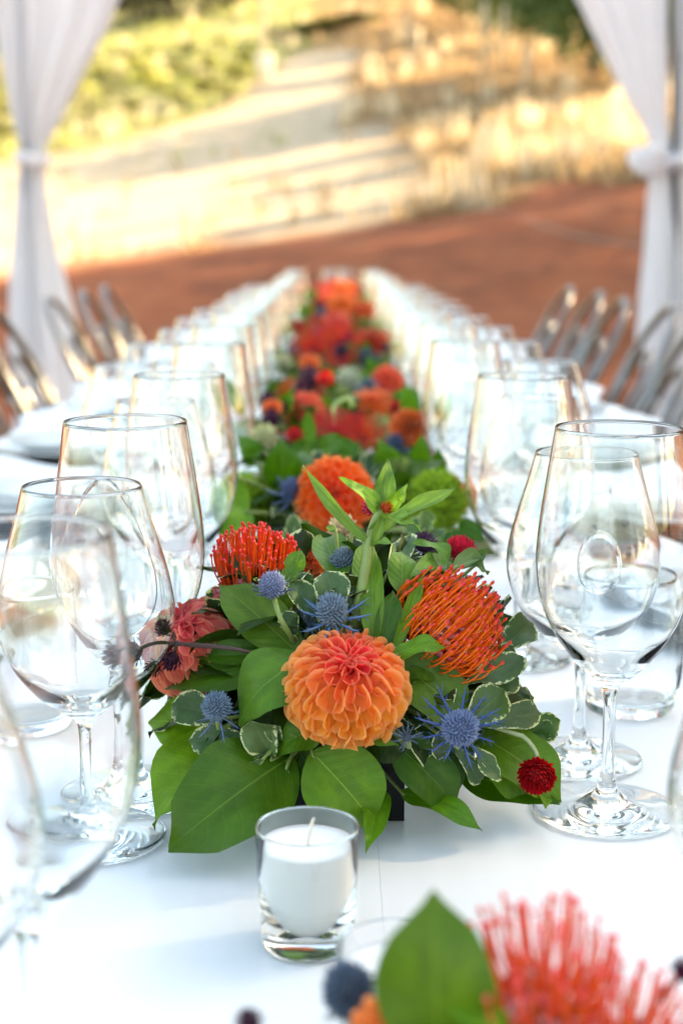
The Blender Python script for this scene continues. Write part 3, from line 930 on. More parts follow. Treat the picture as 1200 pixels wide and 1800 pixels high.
# ------------------------------------------------------------------ leaf shapes (unit length along +Y, unit full width along X)
def leaf_geo(shape='salal', arch=0.14, fold=0.16, wave=0.0, curl=0.0, nx_=6, ny_=14, seed=0):
    r = random.Random(seed)
    ph = r.uniform(0, 6)
    vs_, fs_, us_ = [], [], []
    for j in range(ny_ + 1):
        t = j / ny_
        if shape == 'salal':
            w = math.sin(PI * min(1, t * 0.97 + .012) ** 0.88) ** 0.72 * 0.5
            if t > .80: w *= 1 - ((t - .80) / .20) ** 1.3 * 0.80
            if j == ny_: w = 0.004
        elif shape == 'pitt':
            w = 0.5 * (math.sin(PI * (t ** 1.55) * 0.93 + 0.02)) ** 0.7
            if j == ny_: w = 0.03
        else:
            w = 0.5 * (math.sin(PI * min(1, t + .02) ** 0.85)) ** 0.9
            if j == ny_: w = 0.01
        w = max(w, 0.02 if j < ny_ else 0.004)
        for i in range(nx_ + 1):
            s = i / nx_ * 2 - 1
            ser = 1 + (0.012 * math.sin(j * 7 + i) if abs(s) > .9 else 0)
            x = s * w * ser
            z = arch * (4 * t * (1 - t) - 0) * 0.5 - curl * max(0, t - 0.55) ** 2 * 2.2
            z += fold * abs(x) - 0.03 * (1 - abs(s)) * 0 + wave * math.sin(t * 9 + ph + (2.2 if s > 0 else 0)) * abs(s) * 0.17
            z += -0.10 * arch * (s * s)
            vs_.append((x, t, z)); us_.append((i / nx_, t))
    n = nx_ + 1
    for j in range(ny_):
        for i in range(nx_):
            a = j * n + i
            fs_.append((a, a + 1, a + n + 1, a + n))
    return vs_, fs_, us_
LG = {
    'salal': [leaf_geo('salal', .16, .18, .25, .15, seed=1), leaf_geo('salal', .10, .30, .4, .3, seed=2), leaf_geo('salal', .22, .10, .5, .45, seed=3), leaf_geo('salal', .10, .12, .35, .0, 8, 20, seed=12)],
    'pitt': [leaf_geo('pitt', .12, .22, .5, .1, 6, 10, 4), leaf_geo('pitt', -.06, .32, .9, -.1, 6, 10, 5), leaf_geo('pitt', .2, .12, .8, .3, 6, 10, 6)],
    'lance': [leaf_geo('lance', .12, .5, .5, .1, 4, 12, 7), leaf_geo('lance', -.08, .6, 1.4, -.1, 4, 12, 8), leaf_geo('lance', .25, .35, 1.0, .5, 4, 12, 9)]}
LMAT = {'salal': M_salal, 'pitt': M_pitt, 'lance': M_soft}
LM = {k_: [mk("leaf", g_, LMAT[k_]) for g_ in v_] for k_, v_ in LG.items()}

def add_leaf(parent, kind, base, tip, width, nrm, var=0, color=(1, 1, 1), zs=1.0):
    """world-space leaf made a child of a thing that is only translated"""
    y = tip - base
    M = frame(base - parent.location, y, nrm, width, y.length, min(y.length, width * 1.6) * zs)
    return ob("leaf", LM[kind][3 if var == 4 else var % 3], parent, M, color)

DC, DR = V((0.002, 0.875, TT + 0.068)), V((0.122, 0.095, 0.098))     # dome of the focused arrangement
def dome(u, v, k_=1.0, C=DC, RR=DR):
    d = ray(u, v); o = CAM - C
    ds = V((d.x / RR.x, d.y / RR.y, d.z / RR.z)) ; os_ = V((o.x / RR.x, o.y / RR.y, o.z / RR.z))
    a = ds.dot(ds); b = 2 * ds.dot(os_); c = os_.dot(os_) - k_ * k_
    disc = b * b - 4 * a * c
    t = (-b - math.sqrt(disc)) / (2 * a) if disc > 0 else -b / (2 * a)
    p = CAM + d * t
    if p.z < TT + .018:
        t = (TT + .018 - CAM.z) / d.z
        p = CAM + d * t
    return p
def outward(p, C=DC):
    o = (p - C)
    return V((o.x / .122, o.y / .095, o.z / .098)).normalized()

MOUTH = V((0.0025, 0.87, TT + .075))
def px2m(px, p): return px * (p - CAM).dot(FW) / FPX

def stem_obj(parent, pts, r, mat=None, n=6):
    o = parent.location
    return ob("stem", mk("stem", tube(spline([tuple(V(p) - o) for p in pts], 4), r, n), mat or M_stem), parent)

def sprig(name, label, cat, kind, leaves, root=MOUTH, stemmat=None, group=None, C=DC, dm=dome):
    """leaves: (u0, v0, u1, v1, width px, depth factor, variant, colour, tilt) -- base and tip as seen, laid on the dome"""
    t = thing(name, label, cat, root, group)
    for i, L in enumerate(leaves):
        u0, v0, u1, v1, w = L[:5]
        kf = L[5] if len(L) > 5 else 1.0
        k0, k1 = kf if isinstance(kf, tuple) else (kf - .08, kf)
        var = L[6] if len(L) > 6 else i
        col = L[7] if len(L) > 7 else (1, 1, 1)
        b, e = dm(u0, v0, k0), dm(u1, v1, k1)
        mid = (b + e) / 2
        tocam = (CAM - mid).normalized()
        tl = L[8] if len(L) > 8 else (0, 0, 0)
        n = outward(mid, C) * 0.55 + V((0, 0, .35)) + tocam * 0.55 + V(tl)
        add_leaf(t, kind, b, e, px2m(w, mid), n, var, col)
        q = b - (e - b) * .25 + (root - b) * .35
        stem_obj(t, [root, (root * .5 + q * .5) + V((0, 0, .005)), q, b, b + (e - b) * .06], [px2m(3.2, mid)] * 13 + [px2m(2, mid)] * 4, stemmat)
    return t

# ------------------------------------------------------------------ flowers
petal_tpl = None
def petal_geo(cup=0.45, wmax=1.0):
    vs_, fs_, us_ = [], [], []
    ny_, nx_ = 7, 6
    for j in range(ny_ + 1):
        t = j / ny_
        w = 0.5 * wmax * (0.34 + 0.66 * math.sin(PI * min(1, t * .62 + .12))) * (math.sqrt(max(0, 1 - max(0, (t - .66) / .34) ** 2.4)) * .92 + .08)
        for i in range(nx_ + 1):
            s = i / nx_ * 2 - 1
            cu = cup * (1.3 - 1.0 * t)
            x = math.sin(s * 1.25) / math.sin(1.25) * w * (1 - 0.25 * cu)
            z = (s * s) * w * cu * 1.7 + 0.20 * t ** 3 - .04 * math.exp(-((s) / .2) ** 2) * t
            vs_.append((x, t - 0.05 * s * s * t, z)); us_.append((i / nx_, t))
    n = nx_ + 1
    for j in range(ny_):
        for i in range(nx_):
            a = j * n + i
            fs_.append((a, a + 1, a + n + 1, a + n))
    return vs_, fs_, us_
PG = [petal_geo(1.0, .85), petal_geo(.72, 1.1), petal_geo(.62, 1.3)]
PM = [mk("petal", g_, M_petal) for g_ in PG]
def lerp3(a, b, t): return tuple(x + (y - x) * t for x, y in zip(a, b))
def look_frame(Nn):
    return frame(V((0, 0, 0)), Nn.orthogonal(), Nn)

def dahlia(label, c, Rad, Nn, inner, outer, n=150, separate=True, group=None, root=None, name="dahlia", seed=0, pointed=False):
    r = random.Random(seed)
    t = thing(name, label, "flower", c, group)
    B = look_frame(Nn.normalized()).to_3x3()
    parts = []
    maxth = R(128)
    for i in range(n):
        f = (i + .6) / n
        th = maxth * f ** 0.62
        ph = i * 2.399963
        d = V((math.sin(th) * math.cos(ph), math.sin(th) * math.sin(ph), math.cos(th)))
        e = V((math.cos(th) * math.cos(ph), math.cos(th) * math.sin(ph), -math.sin(th)))    # away from the centre
        open_ = R(6 + 54 * min(1, th / R(70)))
        y = d * math.cos(open_) + e * math.sin(open_)
        z = -e * math.cos(open_) + d * math.sin(open_)
        L = Rad * (0.36 + 0.12 * min(1, th / R(70))) * (1.1 if pointed else 1)
        W = Rad * min(1.5, math.sqrt(130 / n)) * (0.15 + 0.21 * min(1, (th / R(80))) ** 0.8) * (1.12) * (.8 if pointed else 1)
        tipR = Rad * (0.93 + 0.07 * math.sin(th) if th < R(90) else 0.98)
        tip = d * tipR * (0.90 if th < R(18) else 1.0)
        base = tip - y * L + V((r.uniform(-1, 1), r.uniform(-1, 1), r.uniform(-1, 1))) * Rad * .012
        M3 = frame(base, y + V((r.uniform(-1, 1), r.uniform(-1, 1), r.uniform(-1, 1))) * .12, z + V((r.uniform(-1, 1), r.uniform(-1, 1), r.uniform(-1, 1))) * .14, W * r.uniform(.86, 1.12), L * r.uniform(.92, 1.08), W * r.uniform(.8, 1.2))
        M = B.to_4x4() @ M3
        v = 0 if th < R(30) else (1 if th < R(62) else 2)
        g_ = max(0, min(1, (th - R(32)) / R(58)))
        col = lerp3(inner, outer, g_)
        k_ = r.uniform(.88, 1.1)
        col = tuple(min(1, q * k_) for q in col)
        if separate: ob("petal", PM[v], t, M, col)
        else: parts.append((PG[v], M, col))
    if not separate:
        o = ob("petals", mk("petals", join(parts), M_petal), t); o["kind"] = "stuff"
    core = lathe([(0, -Rad * .5), (Rad * .35, -Rad * .4), (Rad * .55, 0), (Rad * .45, Rad * .3), (0, Rad * .5)], 16)
    ob("flower_core", mk("flower_core", core, M_petal2), t, B.to_4x4(), tuple(q * .5 for q in inner))
    if root is not None:
        o2 = c - Nn.normalized() * Rad * .45
        stem_obj(t, [o2, o2 - Nn.normalized() * .01, (o2 + root) / 2 - Nn.normalized() * .005, root], .0022)
    return t

def style_geo(bend, L=1.0, rad=0.013, n=9, sides=5):
    pts, y, z, a = [], 0.0, 0.0, 0.0
    rads = []
    for i in range(n + 1):
        t = i / n
        pts.append((0, y, z))
        a = bend * (t ** 1.2) * 1.15 - .15 * bend
        y += math.cos(a) * L / n; z += math.sin(a) * L / n
        rads.append(rad * (1.0 - 0.25 * t))
    # the pollen presenter: a small pointed knob
    end = V(pts[-1]); d = (V(pts[-1]) - V(pts[-2])).normalized()
    for q, rr in ((.02, 1.45), (.045, 1.75), (.07, 1.3), (.09, .2)):
        pts.append(tuple(end + d * q)); rads.append(rad * rr)
    return tube(pts, rads, sides, False)
SG = [style_geo(b_, rad=.0165) for b_ in (.3, .8, 1.3, 1.75)]
SM = [mk("style", g_, M_style) for g_ in SG]
SMK = [mk("style", style_geo(b_, rad=.024, n=7), M_style) for b_ in (.1, .35, .6, .9)]
SMP = [mk("style", style_geo(b_, rad=.022, n=7), M_style_pink) for b_ in (.1, .35, .6, .9)]
SGt = [style_geo(b_, rad=.030, n=5, sides=4) for b_ in (.25, .7, 1.15, 1.6)]
def pincushion(label, c, Rad, Nn, col, n=190, separate=True, group=None, root=None, seed=0, col2=None, open_=0.0, maxth=95, lenf=1.0, fuzz=60, spread=1.0, thick=False, jit=.05, rootr=.30):
    """c: middle of the flower's base; Rad: overall radius"""
    r = random.Random(seed)
    t = thing("pincushion_flower", label, "flower", c, group)
    B = look_frame(Nn.normalized()).to_4x4()
    parts = []
    for i in range(n):
        f = (i + .5) / n
        th = math.acos(1 - f * (1 - math.cos(R(maxth))))
        ph = i * 2.399963 + r.uniform(-.1, .1)
        d = V((math.sin(th) * math.cos(ph), math.sin(th) * math.sin(ph), math.cos(th)))
        k_ = min(3, int(th / R(maxth) * 3.4 * (1 - open_) + r.uniform(0, .6)))
        e = V((-math.cos(th) * math.cos(ph), -math.cos(th) * math.sin(ph), math.sin(th)))     # towards the axis
        L = Rad * (0.78 + .22 * r.random()) * lenf
        s3 = V((r.uniform(-1, 1), r.uniform(-1, 1), r.uniform(-1, 1))) * jit
        b0 = d * Rad * rootr
        th2 = th * spread
        d = V((math.sin(th2) * math.cos(ph), math.sin(th2) * math.sin(ph), math.cos(th2)))
        e = V((-math.cos(th2) * math.cos(ph), -math.cos(th2) * math.sin(ph), math.sin(th2)))
        b0.z += Rad * .12
        M = B @ frame(b0, d + s3, e, L, L, L)
        cc = lerp3(col, col2 or col, r.random())
        if separate: ob("style", (SMP if thick == 2 else SMK if thick else SM)[k_], t, M, cc)
        else: parts.append((SGt[k_], M, cc))
    if not separate:
        ob("styles", mk("styles", join(parts), M_style), t)["kind"] = "stuff"
    # curled perianths low between the styles
    if fuzz:
        parts = []
        curl = tube([(0, 0, 0), (0, .25, .02), (0, .42, .12), (0, .42, .28), (0, .3, .3)], [.045, .05, .05, .04, .02], 4, False)
        for i in range(fuzz):
            f = (i + .5) / fuzz
            th = math.acos(1 - f * (1 - math.cos(R(85)))); ph = i * 2.4 + 1
            d = V((math.sin(th) * math.cos(ph), math.sin(th) * math.sin(ph), math.cos(th)))
            M = B @ frame(d * Rad * .28 + V((0, 0, Rad * .1)), d, V((r.uniform(-1, 1), r.uniform(-1, 1), r.uniform(-1, 1))), Rad * .8, Rad * .8, Rad * .8)
            parts.append((curl, M, lerp3((.75, .12, .12), (.8, .5, .5), r.random())))
        ob("curled_tepals", mk("curled_tepals", join(parts), M_fluff), t)
    ob("flower_core", mk("flower_core", shift(lathe([(0, -Rad * .2), (Rad * .2, -Rad * .12), (Rad * .34, Rad * .1), (Rad * .28, Rad * .33), (0, Rad * .45)], 16), (0, 0, 0)), M_petal2), t, B, (.35, .05, .05))
    if root is not None: stem_obj(t, [c - Nn.normalized() * Rad * .1, c - Nn.normalized() * (Rad * .1 + .012), (c + root) / 2, root], .0026)
    return t

cone_t = ([(-.5, 0, -.3), (.5, 0, -.3), (.5, 0, .3), (-.5, 0, .3), (0, 1, 0.1)], [(0, 1, 4), (1, 2, 4), (2, 3, 4), (3, 0, 4)], [(0, 0), (0, 0), (0, 0), (0, 0), (.5, 1)])
def bract_geo(seed=0, spiny=True):
    """long spiny bract along +Y"""
    parts = [(tube([(0, 0, 0), (0, .35, .02), (0, .7, .07), (0, 1, .16)], [.036, .042, .03, .004], 4), Matrix(), None)]
    if spiny:
        for q, sd_ in ((.3, 1), (.42, -1), (.55, 1), (.66, -1), (.76, 1)):
            parts.append((tube([(0, q, .03), (sd_ * .16, q + .16, .05)], [.02, .004], 3), Matrix(), None))
    return join(parts)
BM = mk("bract", bract_geo(), M_bract)
BG = bract_geo()
def thistle(label, c, Rad, Nn, col, bcol, bracts=8, blen=1.9, elong=1.25, root=None, stem_pts=None, group=None, n=210, separate=True, seed=0, up=0.0, ph0=0.0):
    r = random.Random(seed)
    t = thing("sea_holly", label, "flower", c, group)
    B = look_frame(Nn.normalized()).to_4x4()
    parts = []
    for i in range(n):
        f = (i + .5) / n
        zc = 1 - 1.75 * f
        th = math.acos(max(-1, zc)); ph = i * 2.399963
        d = V((math.sin(th) * math.cos(ph), math.sin(th) * math.sin(ph), math.cos(th)))
        p = V((d.x * Rad * .88, d.y * Rad * .88, d.z * Rad * elong * .88))
        s = Rad * 0.19 * (0.75 if th < .5 else 1) * r.uniform(.8, 1.2)
        p = p * r.uniform(.96, 1.04) + V((r.uniform(-1, 1), r.uniform(-1, 1), r.uniform(-1, 1))) * Rad * .025
        dd = (d + V((0, 0, .35))).normalized()
        k_ = r.uniform(.75, 1.25)
        parts.append((cone_t, B @ frame(p, dd, V((r.uniform(-1, 1), r.uniform(-1, 1), 1)), s, s * r.uniform(1.2, 2.1), s), tuple(q * k_ for q in col)))
    core = lathe([(0, -Rad * elong * .9), (Rad * .6, -Rad * elong * .6), (Rad * .88, 0), (Rad * .62, Rad * elong * .62), (0, Rad * elong * .88)], 14)
    parts.append((core, B, tuple(q * .55 for q in col)))
    ob("cone_head", mk("cone_head", join(parts), M_cone), t)
    bp = []
    for i in range(bracts):
        ph = ph0 + 2 * PI * i / bracts + r.uniform(-.18, .18)
        d = V((math.cos(ph), math.sin(ph), up + r.uniform(-.15, .25)))
        s = Rad * blen * r.uniform(.8, 1.15)
        M = B @ frame(V((0, 0, -Rad * elong * .75)) + d * Rad * .3, d, V((0, 0, 1)), s, s, s)
        if separate: ob("bract", BM, t, M, bcol)
        else: bp.append((BG, M, bcol))
    if bp: ob("bracts", mk("bracts", join(bp), M_bract), t)
    if root is not None:
        a = c - Nn.normalized() * Rad * elong * .8
        stem_obj(t, [a, a - Nn.normalized() * .012, (a + root) / 2, root] if not stem_pts else [a] + stem_pts, .0016)
    return t

def scale_flower(name, label, c, Rad, Nn, col, n=110, elong=1.0, root=None, group=None, cat="flower", seed=0, sharp=1.9, wid=.30, stemmat=None, mat=None, stem_pts=None, sr=.0013):
    """a small globe of pointed scales (globe amaranth, scabiosa pod, bud)"""
    r = random.Random(seed)
    t = thing(name, label, cat, c, group)
    B = look_frame(Nn.normalized()).to_4x4()
    parts = []
    sc_ = ([(0, 0, 0), (-.5, .45, .12), (.5, .45, .12), (0, 1, 0), (0, .5, .25)], [(0, 2, 4), (2, 3, 4), (3, 1, 4), (1, 0, 4)], [(.5, 0), (0, .5), (1, .5), (.5, 1), (.5, .5)])
    for i in range(n):
        f = (i + .5) / n
        th = math.acos(1 - 1.7 * f); ph = i * 2.399963
        d = V((math.sin(th) * math.cos(ph), math.sin(th) * math.sin(ph), math.cos(th)))
        up_ = (d + V((0, 0, .75))).normalized()
        p = V((d.x, d.y, d.z * elong)) * Rad * .72 * r.uniform(.9, 1.07)
        s = Rad * wid
        k_ = r.uniform(.7, 1.25)
        parts.append((sc_, B @ frame(p, up_ + V((r.uniform(-1, 1), r.uniform(-1, 1), r.uniform(-1, 1))) * .15, d, s, s * sharp, s), tuple(min(1, q * k_) for q in col)))
    parts.append((lathe([(0, -Rad * elong * .75), (Rad * .6, -Rad * elong * .4), (Rad * .76, 0), (Rad * .5, Rad * elong * .55), (0, Rad * elong * .74)], 14), B, tuple(q * .6 for q in col)))
    ob("flower_head", mk("flower_head", join(parts), mat or M_petal2), t)
    if root is not None:
        a = c - Nn.normalized() * Rad * elong * .6
        stem_obj(t, stem_pts or [a, a - Nn.normalized() * .01, (a + root) / 2, root], sr, stemmat)
    return t

def fuzz_ball(label, c, Rad, Nn, col, n=1500, elong=1.0, root=None, group=None, seed=0):
    r = random.Random(seed)
    t = thing("green_fluff_flower", label, "flower", c, group)
    B = look_frame(Nn.normalized()).to_4x4()
    parts = []
    bl = ([(-.5, 0, 0), (.5, 0, 0), (.35, .55, .08), (-.35, .55, .08), (0, 1, .3)], [(0, 1, 2, 3), (3, 2, 4)], [(0, 0), (1, 0), (1, .5), (0, .5), (.5, 1)])
    for i in range(n):
        z = 1 - 1.8 * (i + .5) / n; th = math.acos(z); ph = i * 2.399963
        d = V((math.sin(th) * math.cos(ph), math.sin(th) * math.sin(ph), z))
        s = Rad * r.uniform(.28, .42)
        k_ = r.uniform(.6, 1.3)
        rd = V((r.uniform(-1, 1), r.uniform(-1, 1), r.uniform(-1, 1)))
        M = B @ frame(V((d.x, d.y, d.z * elong)) * Rad * .68, d + rd * .55, rd, s * .14, s, s)
        parts.append((bl, M, (col[0] * k_, col[1] * k_, col[2] * k_)))
    parts.append((lathe([(0, -Rad * .7), (Rad * .6, -Rad * .35), (Rad * .7, 0), (Rad * .55, Rad * elong * .45), (0, Rad * elong * .7)], 14), B, tuple(q * .4 for q in col)))
    ob("fluff", mk("fluff", join(parts), M_fluff), t)
    if root is not None: stem_obj(t, [c - Nn.normalized() * Rad * .5, (c + root) / 2, root], .002)
    return t

def vase(x, y, w, d, h, label, rz=0):
    t = thing("flower_box", label, "flower box", (x, y, TT + .0006), "black flower boxes along the table", rz)
    th = .004
    vs_ = []
    for (a, b, z) in ((w / 2, d / 2, 0), (w / 2, d / 2, h), (w / 2 - th, d / 2 - th, h), (w / 2 - th, d / 2 - th, th)):
        vs_ += [(-a, -b, z), (a, -b, z), (a, b, z), (-a, b, z)]
    fs_ = [(3, 2, 1, 0)]
    for i in range(3):
        for k_ in range(4):
            fs_.append((i * 4 + k_, i * 4 + (k_ + 1) % 4, i * 4 + 4 + (k_ + 1) % 4, i * 4 + 4 + k_))
    fs_.append((12, 13, 14, 15))
    ob("box", mk("box", (vs_, fs_), M_black, False), t)
    ob("foam", mk("foam", box(-w / 2 + th + .001, w / 2 - th - .001, -d / 2 + th + .001, d / 2 - th - .001, th + .001, h - .006, .001), M_foam), t)
    return t

def filler(C, RR, root, seed, n_salal, n_pitt, where, dens=9, shade_tone=1.0, smin=0.0):
    """leafy sprigs filling the dome under the flowers, each sprig a thing of its own"""
    r = random.Random(seed)
    used_ = set()
    for s in range(n_salal + n_pitt):
        kind = 'salal' if s < n_salal else 'pitt'
        a0 = 2 * PI * ((s if s < n_salal else s - n_salal + .5) / (n_salal if s < n_salal else n_pitt)) + r.uniform(-.2, .2)
        side = ["right", "back right", "back left", "left", "front left", "front right"][int(((a0 % (2 * PI)) / (2 * PI)) * 6) % 6]
        t = thing("lemon_leaf_sprig" if kind == 'salal' else "variegated_sprig",
                  ("%sbroad green leaves filling the %s of %s" if kind == 'salal' else "%scream-edged small leaves at the %s of %s") % ("more " if (kind, side) in used_ else "", side, where),
                  "leaf sprig", root, "leaf sprigs of " + where)
        used_.add((kind, side))
        cnt = dens if kind == 'salal' else int(dens * 1.6)
        for i in range(cnt):
            a = a0 + r.uniform(-.75, .75)
            el = math.asin(r.uniform(-.25, .93))
            d = V((math.cos(a) * math.cos(el), math.sin(a) * math.cos(el), math.sin(el)))
            if kind == 'salal': k0 = r.uniform(.35, .6); L = r.uniform(.05, .075); w = L * r.uniform(.5, .62)
            else: k0 = r.uniform(.55, .8); L = r.uniform(.028, .042); w = L * r.uniform(.42, .55)
            b = C + V((d.x * RR.x, d.y * RR.y, d.z * RR.z)) * k0
            dd = (d + V((r.uniform(-.5, .5), r.uniform(-.5, .5), r.uniform(-.35, .35)))).normalized()
            e = b + dd * L
            lim = [abs((e - C)[q]) / RR[q] for q in range(3)]
            if sum(q * q for q in lim) > 1.0: 
                sh = (math.sqrt(sum(q * q for q in lim)) - .97) * .07
                b -= d * sh; e -= d * sh
            if e.z < TT + .006: e.z = TT + .006
            if b.z < TT + .02: b.z = TT + .02
            n = d * .6 + V((0, 0, .7)) + V((r.uniform(-.3, .3), r.uniform(-.3, .3), 0))
            q = r.uniform(.55, 1.15) * shade_tone
            add_leaf(t, kind, b, e, w, n, r.randrange(3), (q * r.uniform(.8, 1.1), q, q * r.uniform(.7, 1)))
        m = C + V((math.cos(a0) * RR.x, math.sin(a0) * RR.y, RR.z * .4)) * .65
        stem_obj(t, [root, (root + m) / 2 + V((0, 0, .01)), m], .0018)

# ------------------------------------------------------------------ the focused arrangement
W1 = "the focused flower box"
vase(0.0025, 0.872, .075, .10, .078, "black square flower box under the focused flowers, nearly hidden by leaves")
filler(DC, DR, MOUTH, 11, 6, 5, W1, 12, shade_tone=.45)  # leaf colour darkened to paint deep shade into the gaps
def P1(u, v, k_=1.0): return dome(u, v, k_)
def nrm(p, cam=.4, up=.2, dx=0.0): return (outward(p) + (CAM - p).normalized() * cam + V((dx, 0, up))).normalized()

bright, mid_, dark, lime, olive = (1.55, 1.45, 1.0), (1.0, 1.05, 1.0), (.55, .62, .7), (2.1, 1.75, 1.1), (1.35, 1.15, 1.3)
sprig("lemon_leaf_sprig", "sprig with the largest dark green leaf drooping to the table at the lower left", "leaf sprig", 'salal', [
    (512, 1330, 296, 1492, 190, (.90, 1.02), 4, (.85, .85, .8), (.1, -.6, 1.0)),
    (440, 1285, 262, 1438, 140, (.72, .98), 1, lime, (-.3, 0, .2)),
    (390, 1290, 262, 1262, 118, (.6, .9), 2, lime, (-.3, 0, .2)),
    (400, 1330, 300, 1330, 100, (.55, .8), 2, bright)])
sprig("lemon_leaf_sprig", "sprig of dark leaves under the purple buds at the left", "leaf sprig", 'salal', [
    (505, 1165, 287, 1205, 96, (.78, 1.0), 0, (.75, .85, .7), (-.1, -.1, .5)),
    (520, 1150, 330, 1150, 60, (.72, .96), 1, (.8, .9, .7), (0, -.3, .6)),
    (520, 1140, 400, 1062, 80, (.7, .92), 1, (.6, .72, .6))])
sprig("lemon_leaf_sprig", "sprig with a satin leaf pointing down left beside the orange dahlia", "leaf sprig", 'salal', [
    (545, 1150, 408, 1262, 118, (.98, 1.12), 2, (1.15, 1.2, 1.35), (-.2, -.3, .5))])
sprig("lemon_leaf_sprig", "olive leaf sprig rising at the upper left beneath the red pincushion", "leaf sprig", 'salal', [
    (530, 1155, 383, 1022, 92, (.82, 1.0), 0, olive, (-.1, -.2, .2)),
    (515, 1010, 528, 966, 40, (.9, 1.0), 1, (1.7, 1.5, 1.8)),
    (500, 1075, 515, 985, 40, (.8, .98), 0, (1.3, 1.2, 1.5))])
sprig("lemon_leaf_sprig", "bright leaf sprig hanging over the front of the box below the dahlia", "leaf sprig", 'salal', [
    (548, 1322, 662, 1452, 150, (.98, 1.14), 0, bright, (0, -.2, .5)),
    (545, 1290, 700, 1300, 42, (1.02, 1.12), 2, (1.3, 1.3, .9), (0, .1, 1.1)),
    (575, 1275, 480, 1320, 66, (.95, 1.05), 2, (.9, .95, .8), (-.2, -.1, .6)),
    (665, 1385, 648, 1488, 50, (.86, .97), 1, (1.5, 1.5, 1.3)),
    (520, 1310, 575, 1400, 60, (.8, .96), 1, dark)])
sprig("lemon_leaf_sprig", "dark leaf sprig at the right front with a twisted leaf at its end", "leaf sprig", 'salal', [
    (690, 1305, 806, 1422, 100, (.84, 1.04), 0, (.6, .75, .65), (.1, -.1, .4)),
    (735, 1290, 812, 1390, 84, (.8, 1.0), 1, (.5, .66, .55)),
    (706, 1393, 845, 1447, 50, (.9, 1.0), 2, (1.2, 1.3, .9), (0, .2, .7)),
    (810, 1360, 975, 1405, 78, (.75, .98), 1, (.75, .9, .6))])
sprig("lemon_leaf_sprig", "pale lime leaf sprig under the dark red flower at the right", "leaf sprig", 'salal', [
    (838, 1292, 990, 1402, 122, (.8, 1.0), 0, (1.7, 1.45, 1.5), (.15, -.2, .4)),
    (850, 1310, 935, 1400, 110, (.84, 1.0), 2, (1.55, 1.4, 1.5), (.1, -.3, .4)),
    (930, 1370, 962, 1418, 36, (.9, 1.0), 0, bright)])
sprig("lemon_leaf_sprig", "olive leaves between the orange dahlia and the big pincushion", "leaf sprig", 'salal', [
    (695, 1160, 822, 1275, 112, (.86, .99), 0, (1.15, 1.05, 1.1), (.1, -.3, .3)),
    (690, 1150, 778, 1190, 70, (.82, .95), 1, (.8, .85, .8)),
    (692, 1152, 780, 1128, 44, (1.05, 1.16), 2, (1.5, 1.5, 1.0), (0, 0, .9)),
    (745, 1230, 700, 1170, 60, (.8, .9), 1, dark)])
sprig("lemon_leaf_sprig", "upright leaves behind the dahlia around the tall sprig", "leaf sprig", 'salal', [
    (655, 1135, 655, 955, 44, (.95, 1.08), 0, (1.6, 1.4, 1.6), (-.3, 0, 0)),
    (672, 1145, 692, 1035, 46, (.92, 1.02), 1, (.55, .7, .6)),
    (690, 1145, 745, 1005, 26, (.96, 1.08), 1, (1.6, 1.5, 1.3), (.4, 0, 0)),
    (705, 1050, 706, 958, 52, (.85, .98), 2, (1.6, 1.4, 1.9)),
    (715, 1030, 795, 980, 56, (.82, .96), 0, (1.05, 1.1, 1.0), (0, -.2, .5)),
    (600, 1030, 565, 932, 66, (.8, .95), 1, (1.2, 1.15, 1.5)),
    (635, 1050, 640, 950, 40, (.84, .97), 0, (1.2, 1.2, 1.5)),
    (620, 1120, 560, 1135, 55, (.88, .95), 1, dark)])
sprig("lemon_leaf_sprig", "leaves tinted dark for shade, deep behind the lower left cream-edged leaves", "leaf sprig", 'salal', [  # leaf colours painted dark as the shade inside the gap
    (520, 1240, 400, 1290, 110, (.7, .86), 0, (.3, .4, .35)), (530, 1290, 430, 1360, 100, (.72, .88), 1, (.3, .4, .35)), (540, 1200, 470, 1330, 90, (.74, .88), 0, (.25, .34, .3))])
sprig("lemon_leaf_sprig", "leaves tinted dark for shade, deep behind the lower right thistle", "leaf sprig", 'salal', [  # shade of the right-hand gap put into these leaf colours
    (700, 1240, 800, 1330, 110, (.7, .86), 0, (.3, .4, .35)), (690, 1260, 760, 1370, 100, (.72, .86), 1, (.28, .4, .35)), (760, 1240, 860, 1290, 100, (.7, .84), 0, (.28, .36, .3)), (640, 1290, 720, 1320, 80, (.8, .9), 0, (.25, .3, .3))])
pg, pd, pl_ = (1.0, 1.0, 1.0), (.6, .72, .62), (1.6, 1.5, 1.4)
sprig("variegated_sprig", "cream-edged leaves at the left beside the lower left thistle", "leaf sprig", 'pitt', [
    (402, 1262, 300, 1238, 66, (.96, 1.06), 0, (.75, .85, .85)), (452, 1300, 331, 1302, 56, (.94, 1.04), 0, (.7, .85, .8)),
    (480, 1335, 440, 1262, 66, (1.0, 1.1), 1, (1.5, 1.35, 1.3)), (468, 1328, 384, 1398, 32, (1.06, 1.14), 1, (1.2, 1.3, 1.3)),
    (475, 1320, 388, 1343, 26, (1.0, 1.08), 2, pg), (505, 1345, 508, 1415, 20, (1.0, 1.06), 0, (.9, .9, .8)),
    (495, 1310, 470, 1268, 30, (.96, 1.04), 1, pl_)])
